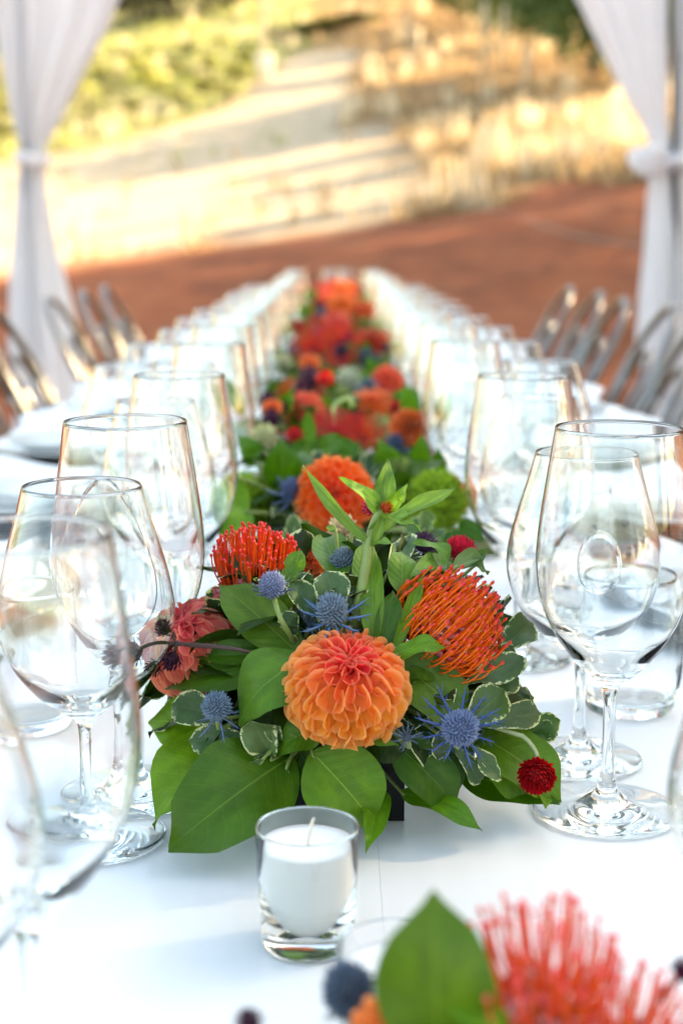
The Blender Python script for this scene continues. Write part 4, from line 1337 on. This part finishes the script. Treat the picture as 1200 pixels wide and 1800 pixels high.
sprig("variegated_sprig", "cream-edged leaves in the middle behind the two front thistles", "leaf sprig", 'pitt', [
    (600, 1085, 572, 1003, 66, (.9, 1.02), 0, pg), (560, 1090, 512, 1020, 50, (.85, .98), 0, (.8, .9, .8)),
    (610, 1080, 625, 1030, 44, (.86, .96), 1, pg), (540, 1060, 530, 1005, 40, (.82, .94), 2, (.7, .8, .8)),
    (680, 1010, 720, 945, 40, (.85, .98), 1, (1.2, 1.2, 1.3)), (520, 1120, 500, 1075, 38, (.85, .95), 2, pd)])
sprig("variegated_sprig", "cream-edged leaves right of the big red pincushion", "leaf sprig", 'pitt', [
    (868, 1150, 938, 1092, 60, (.88, 1.0), 0, (.8, .95, .75)), (860, 1130, 900, 1085, 55, (.8, .95), 1, (.8, .95, .75)),
    (812, 1205, 918, 1158, 56, (.95, 1.06), 1, (1.1, 1.1, 1.3)), (855, 1215, 912, 1190, 48, (.9, 1.0), 0, (.7, .85, .6)),
    (870, 1150, 905, 1145, 40, (.88, .98), 2, (.8, .9, .7)), (815, 1280, 885, 1212, 72, (.98, 1.08), 1, (1.25, 1.2, 1.1)),
    (835, 1275, 953, 1252, 52, (.94, 1.05), 0, (.95, 1.0, 1.2)), (850, 1250, 940, 1224, 44, (.88, .99), 0, (.7, .85, .8)),
    (905, 1295, 984, 1266, 48, (.85, .98), 2, (.9, 1.1, .6)), (915, 1285, 980, 1290, 40, (.82, .96), 0, (.8, 1.0, .6))])
sprig("variegated_sprig", "small cream-edged leaves hanging below the blue thistle at the right", "leaf sprig", 'pitt', [
    (798, 1310, 846, 1378, 40, (1.03, 1.08), 0, (.7, .8, .8)), (822, 1305, 876, 1368, 36, (1.05, 1.12), 1, (1.2, 1.2, 1.4)),
    (782, 1270, 770, 1335, 38, (1.0, 1.06), 2, (.6, .6, .5)), (700, 1240, 668, 1300, 30, (.8, .9), 2, pd)])

# orange dahlia in front
p = at(607, 1214, .782)
dahlia("large orange dahlia with coral heart, in focus at the front", p, px2m(99, p), V((.10, -.50, .86)), (.95, .035, .055), (1.0, .38, .05), n=115, root=MOUTH, seed=1)
p = at(345, 1142, .85)
dahlia("coral pink dahlia facing up left behind the purple buds", p, px2m(88, p), V((-.35, -.28, .9)), (.95, .12, .20), (1.0, .26, .17), n=110, root=MOUTH, seed=2, pointed=True)
p = at(546, 995, .90)
dahlia("small orange dahlia half hidden between the grey thistles", p, px2m(30, p), V((-.1, -.5, .8)), (.90, .13, .04), (.93, .30, .08), n=60, root=MOUTH, seed=3)
# pincushions
p = at(449, 1062, .875)
pincushion("bright red upright pincushion flower at the upper left of the focused flowers", p, px2m(116, p), V((.02, -.12, 1)), (.95, .05, .02), n=165, open_=.3, root=MOUTH, seed=4, col2=(.9, .16, .02), maxth=80, lenf=.72, spread=.42, thick=True, rootr=.42, jit=.07)
p = at(748, 1142, .83)
pincushion("large orange-red pincushion flower with curved styles, right of the dahlia", p, px2m(107, p), V((.62, -.30, .75)), (1.0, .15, .012), n=270, open_=.0, root=MOUTH, seed=5, col2=(1.0, .24, .02), maxth=92, lenf=1.12, fuzz=90, jit=.035, spread=.90)

# thistles
BLU, GRY = (.11, .15, .28), (.12, .17, .21)
def th(label, u, v, Y, px, Nn, col, bcol, **kw):
    p = at(u, v, Y)
    return thistle(label, p, px2m(px, p), V(Nn), col, bcol, root=MOUTH, **kw)
th("lavender blue thistle on a pale stem below the red pincushion", 478, 1029, .815, 22, (-.1, -.3, .95), (.20, .23, .38), (.10, .12, .20), bracts=9, blen=1.9, elong=1.12, up=.25, seed=1,
   stem_pts=[at(492, 1085, .80), at(514, 1125, .81), at(540, 1180, .84)])
th("grey-blue thistle standing highest beside the tall sprig", 605, 992, .86, 25, (.1, -.3, .95), GRY, (.10, .15, .22), bracts=7, blen=1.7, elong=1.2, up=.2, seed=2)
th("grey-blue thistle with long blue bracts just above the dahlia", 583, 1072, .80, 26, (-.05, -.42, .9), (.15, .21, .27), (.10, .19, .36), bracts=11, blen=2.5, elong=1.15, up=.15, seed=3)
th("small thistle half under a leaf at the lower left", 381, 1242, .785, 24, (-.15, -.5, .8), (.12, .19, .26), (.12, .17, .30), bracts=7, blen=1.9, elong=1.1, up=-.5, seed=4)
th("vivid blue thistle facing the camera at the lower right", 808, 1280, .765, 31, (.05, -.85, .52), (.13, .18, .33), (.05, .095, .27), bracts=13, blen=2.3, elong=.7, up=.1, seed=5)
th("tiny grey star thistle between dahlia and blue thistle", 715, 1296, .775, 8, (.0, -.8, .6), (.12, .16, .24), (.15, .22, .32), bracts=12, blen=3.6, elong=.6, up=.1, seed=6, n=40)
th("tiny spiky dark thistle below the pale thistle stem", 520, 1090, .83, 8, (.2, -.6, .7), (.10, .16, .22), (.07, .13, .18), bracts=13, blen=4.2, elong=.7, up=.5, seed=7, n=40)
th("small blue spiky thistle on the dahlia's upper left", 545, 1100, .82, 7, (.2, -.4, .9), (.10, .16, .22), (.08, .14, .22), bracts=12, blen=4.0, elong=.7, up=.9, seed=8, n=40)
# globe amaranth
p = at(808, 969, .90)
scale_flower("globe_amaranth", "pink-red globe flower with grey leaves at the upper right", p, px2m(24, p), V((.15, -.3, .9)), (.72, .03, .07), n=170, elong=.85, root=MOUTH, sharp=2.2,
             stem_pts=[p - V((0, 0, .004)), at(790, 1000, .89), at(740, 1060, .88), MOUTH], seed=9)
p = at(943, 1362, .80)
scale_flower("globe_amaranth", "dark red globe flower nodding over the lime leaf at the lower right", p, px2m(30, p), V((-.2, -.75, -.25)), (.46, .006, .012), n=170, elong=.8, sharp=1.6, wid=.36, root=MOUTH,
             stem_pts=[p + V((0, .003, .002)), at(942, 1325, .81), at(920, 1296, .815), at(880, 1282, .82), MOUTH], seed=10, sr=.0014, stemmat=plain("pale_stem", (.35, .40, .2), .5))
sprig("downy_leaf_sprig", "grey downy leaves cupping the pink-red globe flower", "leaf sprig", 'lance', [
    (795, 1000, 852, 975, 34, (.98, 1.05), 0, (.85, .85, 1.1)), (810, 995, 862, 1002, 26, (.98, 1.05), 2, (.8, .85, 1.0)),
    (838, 990, 856, 962, 18, (1.0, 1.04), 1, (.8, .85, 1.0)), (790, 995, 735, 945, 34, (.96, 1.04), 2, (.8, .95, .8)), (780, 1003, 722, 1008, 44, (.9, 1.0), 0, (.75, .95, .6))])
# purple pods
DP = (.06, .012, .035)
p = at(744, 958, .90)
scale_flower("scabiosa_pod", "dark purple pincushion pod on a thin stem behind the tall sprig", p, px2m(22, p), V((.1, -.5, .8)), (.10, .05, .09), n=120, elong=.7, root=MOUTH, sharp=2.8, wid=.22, stemmat=M_brown, seed=11)
for i, (u, v, Y, rr, nn, l) in enumerate(((289, 1106, .80, 15, (-.3, -.3, .8), "dark purple bud topmost at the left end of the brown stem"), (303, 1158, .80, 17, (-.5, -.5, -.4), "dark purple bud hanging below the brown stem"),
                                (231, 1146, .80, 25, (-.9, -.3, -.1), "spiky grey-purple pod at the very tip of the brown stem"), (272, 1172, .81, 15, (-.6, -.4, -.5), "small dark bud low between the pink petals"),
                                (719, 1040, .85, 17, (.1, -.5, -.8), "nodding dark purple bell left of the big pincushion"), (684, 1036, .86, 14, (-.3, -.5, -.8), "small purple bell beside the upright leaf"))):
    p = at(u, v, Y)
    node = at(318, 1132, .80) if i < 4 else at(700, 1008, .86)
    scale_flower("purple_bud", l, p, px2m(rr, p), V(nn), DP if i != 2 else (.12, .08, .13), n=70, elong=1.15, sharp=2.0 if i != 2 else 3, wid=.34 if i != 2 else .24, root=node, group=None,
                 stem_pts=[p, (p + node) / 2 + V((0, 0, .003)), node] + ([at(420, 1142, .79), at(520, 1175, .82)] if i < 4 else [at(672, 1010, .865), at(665, 1080, .87)]), stemmat=M_brown, seed=20 + i, sr=.0011)
sprig("purple_leaf_sprig", "small purple-green leaves by the topmost dark bud", "leaf sprig", 'salal', [
    (290, 1100, 286, 1078, 22, (1.0, 1.05), 0, (.6, .5, .7)), (296, 1104, 305, 1080, 20, (1.0, 1.05), 1, (.8, .6, .7)), (330, 1130, 240, 1128, 40, (.9, 1.0), 1, (.9, .9, 1.2))])
# cream bud
p = at(602, 930, .91)
scale_flower("cream_bud", "round cream bud flushed pink, just below the orange dahlia behind", p, px2m(20, p), V((-.15, -.45, .8)), (.68, .55, .32), n=40, elong=.9, sharp=1.4, wid=.62, root=MOUTH, seed=31)
sprig("bud_leaf_sprig", "two tiny green leaves beside the cream bud", "leaf sprig", 'salal', [(590, 935, 572, 925, 16, (1.0, 1.03), 0, bright), (618, 940, 634, 932, 14, (1.0, 1.03), 1, bright)])

# the tall sprig with downy leaves
base, node = at(625, 1090, .82), at(653, 935, .825)
t = thing("downy_sprig", "tall pale green stem with narrow downy leaves rising above the focused flowers", "leaf sprig", MOUTH)
ob("stem", mk("stem", tube(spline([tuple(q - MOUTH) for q in (V((.01, .86, TT + .08)), base, at(640, 1010, .82), node, at(672, 895, .826))], 5), [.0030] * 10 + [.0029] * 11, 10), M_stem), t)
for (u0, v0, u1, v1, w, var, y0, y1, c, nn) in (
        (650, 955, 532, 820, 26, 0, .825, .80, (1.1, 1.15, 1.0), (-.6, -.7, .5)), (655, 935, 803, 856, 30, 1, .825, .80, (1.2, 1.2, 1.1), (.2, -.8, .6)),
        (672, 898, 682, 806, 36, 1, .826, .83, (.85, .95, .8), (0, -1, .1)), (668, 900, 604, 838, 28, 2, .826, .815, (1.5, 1.5, .9), (-.3, -.7, .7)),
        (676, 898, 716, 852, 26, 0, .826, .82, (1.5, 1.6, .8), (.4, -.8, .5)), (665, 915, 736, 920, 30, 2, .825, .80, (1.35, 1.4, .9), (.1, -.5, .9)),
        (655, 960, 672, 895, 18, 0, .82, .82, (1.3, 1.3, .9), (.2, -1, 0)), (700, 880, 712, 860, 16, 2, .82, .815, (1.5, 1.5, .9), (.3, -.7, .6)),
        (652, 960, 690, 955, 20, 0, .82, .80, (1.1, 1.2, .9), (0, -.6, .8)), (660, 905, 655, 868, 18, 2, .826, .83, (1.4, 1.5, .8), (-.4, -.6, .6)),
        (640, 1010, 650, 940, 16, 0, .822, .835, (1.2, 1.3, .9), (-.4, -.9, 0))):
    b, e = at(u0, v0, y0), at(u1, v1, y1)
    add_leaf(t, 'lance', b, e, px2m(w, b), V(nn), var, c)
p = at(679, 893, .822)
scale_flower("orange_bud", "tiny orange bud at the top node of the tall sprig", p, px2m(11, p), V((.1, -.6, .8)), (.80, .10, .02), n=50, elong=.9, sharp=2.0, seed=33, root=node)
p = at(656, 890, .86)
scale_flower("globe_amaranth", "magenta globe flower behind the tall sprig's top", p, px2m(20, p), V((0, -.4, .9)), (.62, .02, .12), n=120, elong=1.1, sharp=2.6, wid=.22, seed=34, root=MOUTH)

# ------------------------------------------------------------------ the arrangements behind
RED, ORG, COR, GRN = (.82, .035, .02), (.90, .17, .02), (.85, .09, .07), (.22, .36, .03)
def arrangement(idx, Y, where, rx=.125, seed=0, x=0.0):
    C = V((x, Y, TT + .065)); RR = V((rx, .10, .09))
    rt = V((x, Y, TT + .075))
    vase(x, Y, .075, .10, .078, "black flower box under %s" % where)
    filler(C, RR, rt, 40 + idx, 5 if Y < 2.5 else 4, 2 if Y < 2.5 else 1, where, 11 if Y < 2.5 else 8, shade_tone=.75)  # filler leaves tinted down, shade between leaves put into their colour
    return rt
def fl(kind, u, v, Y, px, label, root, col=None, col2=None, Nn=(0, -.45, .9), seed=0, **kw):
    p = at(u, v, Y); R_ = px2m(px, p); Nv = V(Nn)
    fine = Y < 1.5
    if kind == 'dahlia': return dahlia(label, p, R_, Nv, col or (.88, .10, .02), col2 or (.93, .26, .04), n=105 if fine else 60, separate=fine, root=root, seed=seed, **kw)
    if kind == 'pin': return pincushion(label, p - Nv.normalized() * R_ * .5, R_ * 1.2, Nv, col or RED, n=110 if fine else 70, separate=False, root=root, seed=seed, col2=col2 or ORG, open_=.3, fuzz=0, **kw)
    if kind == 'globe': return scale_flower("globe_amaranth", label, p, R_, Nv, col or (.60, .012, .03), n=80, root=root, seed=seed, **kw)
    if kind == 'purple': return scale_flower("purple_bud", label, p, R_, Nv, col or (.07, .012, .035), n=60, elong=1.15, root=root, seed=seed, stemmat=M_brown, **kw)
    if kind == 'bud': return scale_flower("cream_bud", label, p, R_, Nv, col or (.60, .58, .34), n=30, wid=.6, sharp=1.4, root=root, seed=seed, **kw)
    if kind == 'thistle': return thistle(label, p, R_, Nv, col or BLU, (.12, .17, .30), bracts=9, blen=2.2, n=90, root=root, seed=seed, separate=fine, **kw)
    if kind == 'green': return fuzz_ball(label, p, R_, Nv, col or GRN, n=1500 if fine else 350, root=root, seed=seed, **kw)
def lf(u0, v0, u1, v1, w, Y, col, label, root, var=0, nn=(0, -.8, .5)):
    t = thing("lemon_leaf", label, "leaf", root)
    b, e = at(u0, v0, Y), at(u1, v1, Y - .02)
    add_leaf(t, 'salal', b, e, px2m(w, b), V(nn), var, col)
    stem_obj(t, [root, (root + b) / 2 + V((0, 0, .004)), b, b + (e - b) * .05], .0016)

w2 = "the second flower arrangement"
r2 = arrangement(2, 1.33, w2, .145, 2, 0.004)
fl('dahlia', 588, 874, 1.24, 64, "big round orange dahlia facing the camera behind the focused flowers", r2, (1.0, .07, .012), (1.0, .24, .02), (0, -.93, .36), 1)
fl('green', 762, 890, 1.27, 62, "tall fluffy green ball flower at the right of the second arrangement", r2, (.32, .50, .03), Nn=(.3, -.4, .85), seed=2, elong=1.3)
fl('green', 432, 885, 1.30, 58, "fluffy green ball flower at the left of the second arrangement", r2, (.30, .48, .025), Nn=(-.4, -.4, .8), seed=3, elong=1.1)
fl('thistle', 514, 862, 1.24, 20, "blue thistle left of the big round orange dahlia", r2, (.08, .11, .24), seed=4, Nn=(-.1, -.6, .8))
fl('green', 704, 840, 1.36, 40, "pale green ball flower behind the tall sprig", r2, (.30, .40, .10), seed=5)
fl('dahlia', 790, 870, 1.36, 34, "pink dahlia peeping past the right green ball", r2, (.7, .08, .10), (.8, .2, .15), (.6, -.2, .7), 6)
fl('bud', 465, 770, 1.42, 20, "round cream-green bud at the left behind the big dahlia", r2, (.55, .55, .28), seed=7)
fl('bud', 447, 850, 1.30, 15, "small pale bud low at the left green ball", r2, seed=8)
for a in ((500, 860, 492, 775, 70, 1.30, (.9, 1.05, .7), "broad green leaf standing behind the blue thistle", 0), (690, 860, 668, 775, 60, 1.38, (1.3, 1.3, .9), "light green leaf standing right behind the tall sprig", 1),
          (735, 850, 740, 765, 40, 1.38, (1.3, 1.35, 1.0), "upright pale leaf below the orange daisy", 0), (420, 840, 395, 955, 60, 1.26, (2.1, 1.9, .9), "bright lime leaf drooping at the left of the second arrangement", 2),
          (440, 900, 385, 940, 56, 1.24, (1.8, 1.8, .8), "lime leaf lowest at the left of the second arrangement", 0), (800, 930, 850, 945, 44, 1.25, (.8, 1.0, .8), "leaf poking out right of the second arrangement", 1),
          (770, 950, 840, 970, 50, 1.22, (.5, .8, .7), "dark bluish leaf low at the right of the second arrangement", 2), (765, 850, 770, 790, 36, 1.4, (.9, 1.1, .6), "narrow green leaf beside the small crimson globe", 0),
          (560, 800, 610, 770, 46, 1.42, (.8, .9, .8), "grey green leaf above the big round dahlia", 1), (450, 815, 425, 770, 46, 1.42, (.9, 1.1, .8), "green leaf under the cream-green bud", 2)):
    lf(*a[:7], a[7], r2, a[8])
sprig("variegated_sprig", "cream-edged leaves between the focused and second arrangements", "leaf sprig", 'pitt', [
    (520, 965, 515, 905, 30, 1.0, 0, pg), (535, 950, 545, 915, 34, 1.0, 1, (1.2, 1.2, 1.2)), (505, 960, 512, 925, 26, 1.0, 2, pg), (640, 960, 615, 940, 40, 1.0, 0, (.7, .8, .8)),
    (745, 940, 752, 895, 30, 1.0, 1, pl_), (710, 930, 745, 925, 40, 1.0, 2, (1.0, 1.1, .8)), (760, 930, 775, 945, 30, 1.0, 0, pg)], root=r2, C=V((0, 1.3, TT + .07)),
      dm=lambda u, v, k_: at(u, v, 1.16 + (1 - k_) * .1))

w3 = "the third flower arrangement"
r3 = arrangement(3, 1.80, w3, .15, 3, -.005)
fl('dahlia', 717, 751, 1.60, 28, "orange daisy-like flower standing up at the right, third arrangement", r3, (.50, .06, .01), (.85, .14, .01), (.05, -.97, .2), 1)
fl('pin', 635, 762, 1.66, 36, "red and orange pincushion in the middle of the third arrangement", r3, RED, ORG, seed=2)
fl('pin', 590, 755, 1.66, 34, "crimson pincushion beside the middle one, third arrangement", r3, (.75, .03, .07), (.8, .03, .05), seed=3)
fl('dahlia', 655, 722, 1.85, 36, "flat orange dahlia just left of the orange daisy", r3, (.85, .10, .02), (.9, .18, .03), (0, -.3, .95), 4)
fl('dahlia', 530, 730, 1.80, 36, "coral dahlia at the left of the third arrangement", r3, (.80, .06, .05), (.88, .12, .06), (-.2, -.5, .85), 5)
fl('globe', 518, 767, 1.62, 15, "red globe flower below the coral dahlia", r3, (.66, .012, .02), seed=6)
fl('green', 665, 757, 1.72, 34, "pale lime fluffy flower beside the red and orange pincushion", r3, (.36, .46, .14), seed=7)
fl('purple', 470, 706, 1.75, 16, "dark purple bud standing highest at the left, third arrangement", r3, seed=8)
fl('purple', 476, 738, 1.70, 18, "dark purple bud lower at the left, third arrangement", r3, (.08, .008, .045), seed=9)
fl('purple', 497, 716, 1.78, 15, "plum bud beside the coral dahlia", r3, (.09, .03, .05), seed=10)
fl('globe', 752, 797, 1.60, 9, "tiny crimson globe at the right, third arrangement", r3, (.55, .01, .06), seed=11)
fl('thistle', 695, 780, 1.58, 15, "dark blue thistle under the orange daisy", r3, (.04, .06, .12), seed=12)
fl('pin', 480, 760, 1.8, 22, "orange pincushion low behind the cream bud", r3, ORG, RED, seed=13)
for a in ((545, 790, 540, 720, 26, 1.64, (1.3, 1.4, 1.5), "pale narrow leaf in front of the coral dahlia", 0), (560, 800, 500, 790, 40, 1.62, (.6, .8, .7), "dark leaf low in the third arrangement", 1),
          (600, 810, 625, 780, 44, 1.6, (.7, .9, .9), "grey green leaf under the middle pincushion", 2), (690, 700, 740, 720, 60, 1.9, (1.6, 1.7, 1.0), "lime leaf behind the orange daisy", 0)):
    lf(*a[:7], a[7], r3, a[8])
t = thing("curled_stem", "pale curled seed stem arching above the middle pincushion", "stem", r3)
stem_obj(t, [r3, at(585, 740, 1.7), at(588, 715, 1.7), at(603, 702, 1.7), at(618, 703, 1.7), at(617, 716, 1.7)], .0028, plain("lime_stem", (.4, .5, .15), .5))

w4 = "the fourth flower arrangement"
r4 = arrangement(4, 2.27, w4, .15, 4)
fl('purple', 545, 668, 2.15, 22, "large dark purple flower left in the fourth arrangement", r4, (.09, .03, .06), seed=1)
fl('purple', 528, 690, 2.10, 18, "dark plum flower lower left in the fourth arrangement", r4, (.07, .01, .03), seed=2)
fl('globe', 571, 668, 2.10, 15, "scarlet globe flower in the middle of the fourth arrangement", r4, (.70, .012, .012), seed=3)
fl('pin', 515, 690, 2.2, 24, "orange-red pincushion at the left edge of the fourth arrangement", r4, ORG, RED, seed=4)
fl('dahlia', 680, 670, 2.15, 24, "coral red dahlia at the right of the fourth arrangement", r4, (.75, .05, .03), (.85, .09, .05), (.3, -.7, .6), 5)
fl('bud', 612, 668, 2.15, 18, "pale green and cream bud in the middle of the fourth arrangement", r4, (.50, .55, .38), seed=6)
fl('thistle', 648, 680, 2.1, 14, "grey-blue thistle beside the cream bud, fourth arrangement", r4, (.08, .12, .16), seed=7)
fl('globe', 705, 690, 2.15, 11, "dark red globe at the right edge of the fourth arrangement", r4, (.35, .03, .01), seed=8)
fl('dahlia', 545, 700, 2.15, 26, "dark red dahlia low in the fourth arrangement", r4, (.35, .01, .01), (.5, .03, .02), seed=9)
fl('green', 600, 700, 2.1, 24, "green fluffy flower low in the fourth arrangement", r4, (.22, .32, .06), seed=10)

w5 = "the fifth flower arrangement"
r5 = arrangement(5, 2.76, w5, .155, 5)
fl('pin', 548, 608, 2.7, 30, "large scarlet pincushion at the left of the fifth arrangement", r5, (.85, .06, .01), RED, seed=1, Nn=(-.3, -.5, .8))
fl('pin', 592, 598, 2.75, 30, "scarlet pincushion in the middle of the fifth arrangement", r5, RED, (.86, .1, .01), seed=2)
fl('pin', 600, 630, 2.6, 24, "low red pincushion at the front of the fifth arrangement", r5, RED, RED, seed=3)
fl('purple', 600, 618, 2.55, 14, "dark purple bud at the front of the fifth arrangement", r5, (.06, .02, .05), seed=4)
fl('globe', 612, 595, 2.6, 10, "crimson globe high in the fifth arrangement", r5, (.6, .01, .05), seed=5)
fl('dahlia', 655, 605, 2.8, 26, "dark red dahlia at the right of the fifth arrangement", r5, (.6, .02, .01), (.75, .05, .02), seed=6)
fl('thistle', 645, 632, 2.6, 16, "dark blue thistle at the right of the fifth arrangement", r5, (.03, .05, .09), seed=7)
fl('purple', 678, 612, 2.7, 9, "small dark bud at the right edge of the fifth arrangement", r5, seed=8)
fl('green', 625, 645, 2.6, 20, "green fluffy flower low in the fifth arrangement", r5, (.18, .30, .03), seed=9)
def extras(idx, Y, r_, n, wh, x0=-.1, x1=.1):
    rr = random.Random(900 + idx)
    words = ["leftmost of the tiny", "left of the tiny", "middle one of the tiny", "right of the tiny", "rightmost of the tiny", "last of the tiny"]
    for i in range(n):
        x = x0 + (x1 - x0) * (i + .5) / n; y = Y + rr.uniform(-.07, .05); z = TT + rr.uniform(.115, .155)
        kd = ('globe', 'purple', 'pin', 'dahlia', 'bud', 'thistle')[(i * 5 + idx) % 6]
        d = V((x, y, z)) - CAM
        u = 600 + FPX * d.dot(RT) / d.dot(FW); v = 900 - FPX * d.dot(UP) / d.dot(FW)
        fl(kd, u, v, y, FPX * rr.uniform(.009, .014) / d.dot(FW), "%s %s blooms in %s" % (words[min(i, 5)], {'globe': 'crimson globe', 'purple': 'dark purple', 'pin': 'orange pincushion', 'dahlia': 'coral dahlia', 'bud': 'cream', 'thistle': 'blue thistle'}[kd], wh), r_, seed=500 + idx * 10 + i)
    for i in range(9):
        x = 1.25 * (x0 + (x1 - x0) * (i + rr.random()) / 9); y = Y + rr.uniform(-.08, .06); z = TT + rr.uniform(.09, .13)
        t = thing("lemon_leaf", "small upright lime leaf among blooms, %s one in %s" % (ORD[i], wh), "leaf", r_)
        b = V((x, y, z)); e = b + V((rr.uniform(-.03, .03), -.01, rr.uniform(.03, .05)))
        add_leaf(t, 'salal', b, e, .022, V((rr.uniform(-.4, .4), -.9, .4)), i, (1.5, 1.6, .8) if i % 3 else (.9, 1.1, .7)); stem_obj(t, [r_, (r_ + b) / 2 + V((0, 0, .003)), b, b + (e - b) * .05], .0015)
extras(3, 1.80, r3, 4, w3); extras(4, 2.27, r4, 5, w4); extras(5, 2.76, r5, 5, w5)
far = [(6, 3.24, [('pin', 560, 585, 30, ORG), ('dahlia', 592, 572, 26, COR), ('pin', 628, 590, 28, RED), ('globe', 585, 560, 12, (.65, .02, .05)), ('green', 640, 572, 20, (.22, .34, .05))]),
       (7, 3.74, [('green', 536, 545, 18, (.22, .42, .03)), ('globe', 552, 560, 12, (.7, .10, .12)), ('dahlia', 598, 540, 26, ORG), ('dahlia', 640, 548, 20, (.85, .12, .03)), ('thistle', 568, 548, 9, BLU)]),
       (8, 4.24, [('dahlia', 575, 530, 20, RED), ('pin', 612, 528, 20, ORG), ('green', 640, 530, 14, GRN), ('purple', 556, 535, 10, DP)]),
       (9, 4.74, [('dahlia', 600, 512, 20, ORG), ('green', 545, 518, 14, GRN), ('globe', 628, 516, 9, (.6, .03, .03)), ('pin', 575, 510, 16, COR)]),
       (10, 5.22, [('dahlia', 585, 503, 16, COR), ('dahlia', 615, 505, 14, ORG), ('green', 640, 510, 12, GRN), ('pin', 562, 506, 12, RED)])]
KN = {'pin': 'pincushion flower', 'dahlia': 'dahlia', 'globe': 'globe flower', 'green': 'fluffy green flower', 'thistle': 'thistle', 'purple': 'dark purple bud'}
def cname(c):
    if c == ORG or c == (.85, .12, .03): return "orange"
    if c == COR: return "coral"
    if c in (GRN,) or c[1] > c[0]: return "small"
    if c == DP or c == BLU: return "little"
    return "red"
seen = {}
for idx, Y, fls in far:
    wh = "the %s flower arrangement" % ORD[idx - 1]
    rt = arrangement(idx, Y, wh, .145, idx)
    extras(idx, Y, rt, 5, wh)
    us = sorted(q[1] for q in fls)
    for i, (kd, u, v, px, c) in enumerate(fls):
        pos = {0: "leftmost in", len(fls) - 1: "rightmost in"}.get(us.index(u), "%s from the left in" % ORD[us.index(u)])
        fl(kd, u, v, Y - .05, px * .85, "%s %s blooming %s %s" % (cname(c), KN[kd], pos, wh), rt, c, c, seed=idx * 10 + i)

# ------------------------------------------------------------------ the blurred arrangement nearest the camera
r0 = V((0.062, .395, TT + .075)); C0 = V((0.062, .395, TT + .04)); R0 = V((.115, .085, .06))
vase(0.062, .40, .075, .09, .078, "black flower box below the lower edge of the photo, nearest the camera")
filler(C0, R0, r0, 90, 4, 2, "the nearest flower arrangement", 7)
def near_pin(u, v, Y, px, label, Nn, seed, col, col2, n=150):
    p = at(u, v, Y)
    pincushion(label, p, px2m(px, p), V(Nn), col, n=n, separate=True, root=r0, seed=seed, col2=col2, open_=.4, maxth=80, fuzz=30, spread=.5, thick=2, rootr=.42, lenf=.95, jit=.12)
near_pin(955, 1835, .43, 180, "blurred pink-tipped orange pincushion flower at the bottom of the photo", (-.10, -.1, 1), 1, (.98, .20, .03), (.95, .10, .06), 95)
near_pin(1085, 1900, .42, 150, "second blurred pincushion flower at the bottom right", (.12, -.2, 1), 2, (.98, .22, .04), (.95, .12, .06), 80)
p = at(612, 1742, .45)
thistle("blurred slate-blue thistle at the bottom left of the nearest flowers", p, px2m(44, p), V((-.2, -.3, .95)), (.055, .085, .13), (.05, .08, .12), bracts=8, blen=1.3, elong=1.2, root=r0, seed=3)
t = thing("lemon_leaf", "broad blurred dark green leaf standing at the bottom of the photo", "leaf", r0)
b, e = at(770, 1850, .415), at(760, 1572, .42)
add_leaf(t, 'salal', b, e, px2m(215, b), V((-.1, -1, .25)), 0, (1.1, .95, .55)); stem_obj(t, [r0, (r0 + b) / 2, b, b + (e - b) * .05], .0016)
t = thing("lemon_leaf", "small blurred pale green leaf in front of the broad one at the bottom", "leaf", r0)
b, e = at(900, 1850, .41), at(800, 1765, .41)
add_leaf(t, 'salal', b, e, px2m(80, b), V((0, -.6, .9)), 2, (1.8, 1.7, 1.3)); stem_obj(t, [r0, (r0 + b) / 2, b, b + (e - b) * .05], .0016)
p = at(690, 1830, .42)
dahlia("blurred orange dahlia just rising over the bottom edge", p, px2m(70, p), V((0, -.4, .9)), (.88, .2, .02), (.92, .25, .04), n=80, root=r0, seed=5)
p = at(440, 1800, .43)
scale_flower("purple_bud", "dark purple bud blurred at the bottom edge left of the thistle", p, px2m(26, p), V((-.5, -.2, .8)), DP, n=60, root=r0, seed=6, stemmat=M_brown)
p = at(1200, 1708, .45)
scale_flower("purple_bud", "dark wine-red bud blurred at the right edge near the bottom", p, px2m(24, p), V((.5, -.2, .8)), (.10, .01, .05), n=60, root=r0, seed=7, stemmat=M_brown)
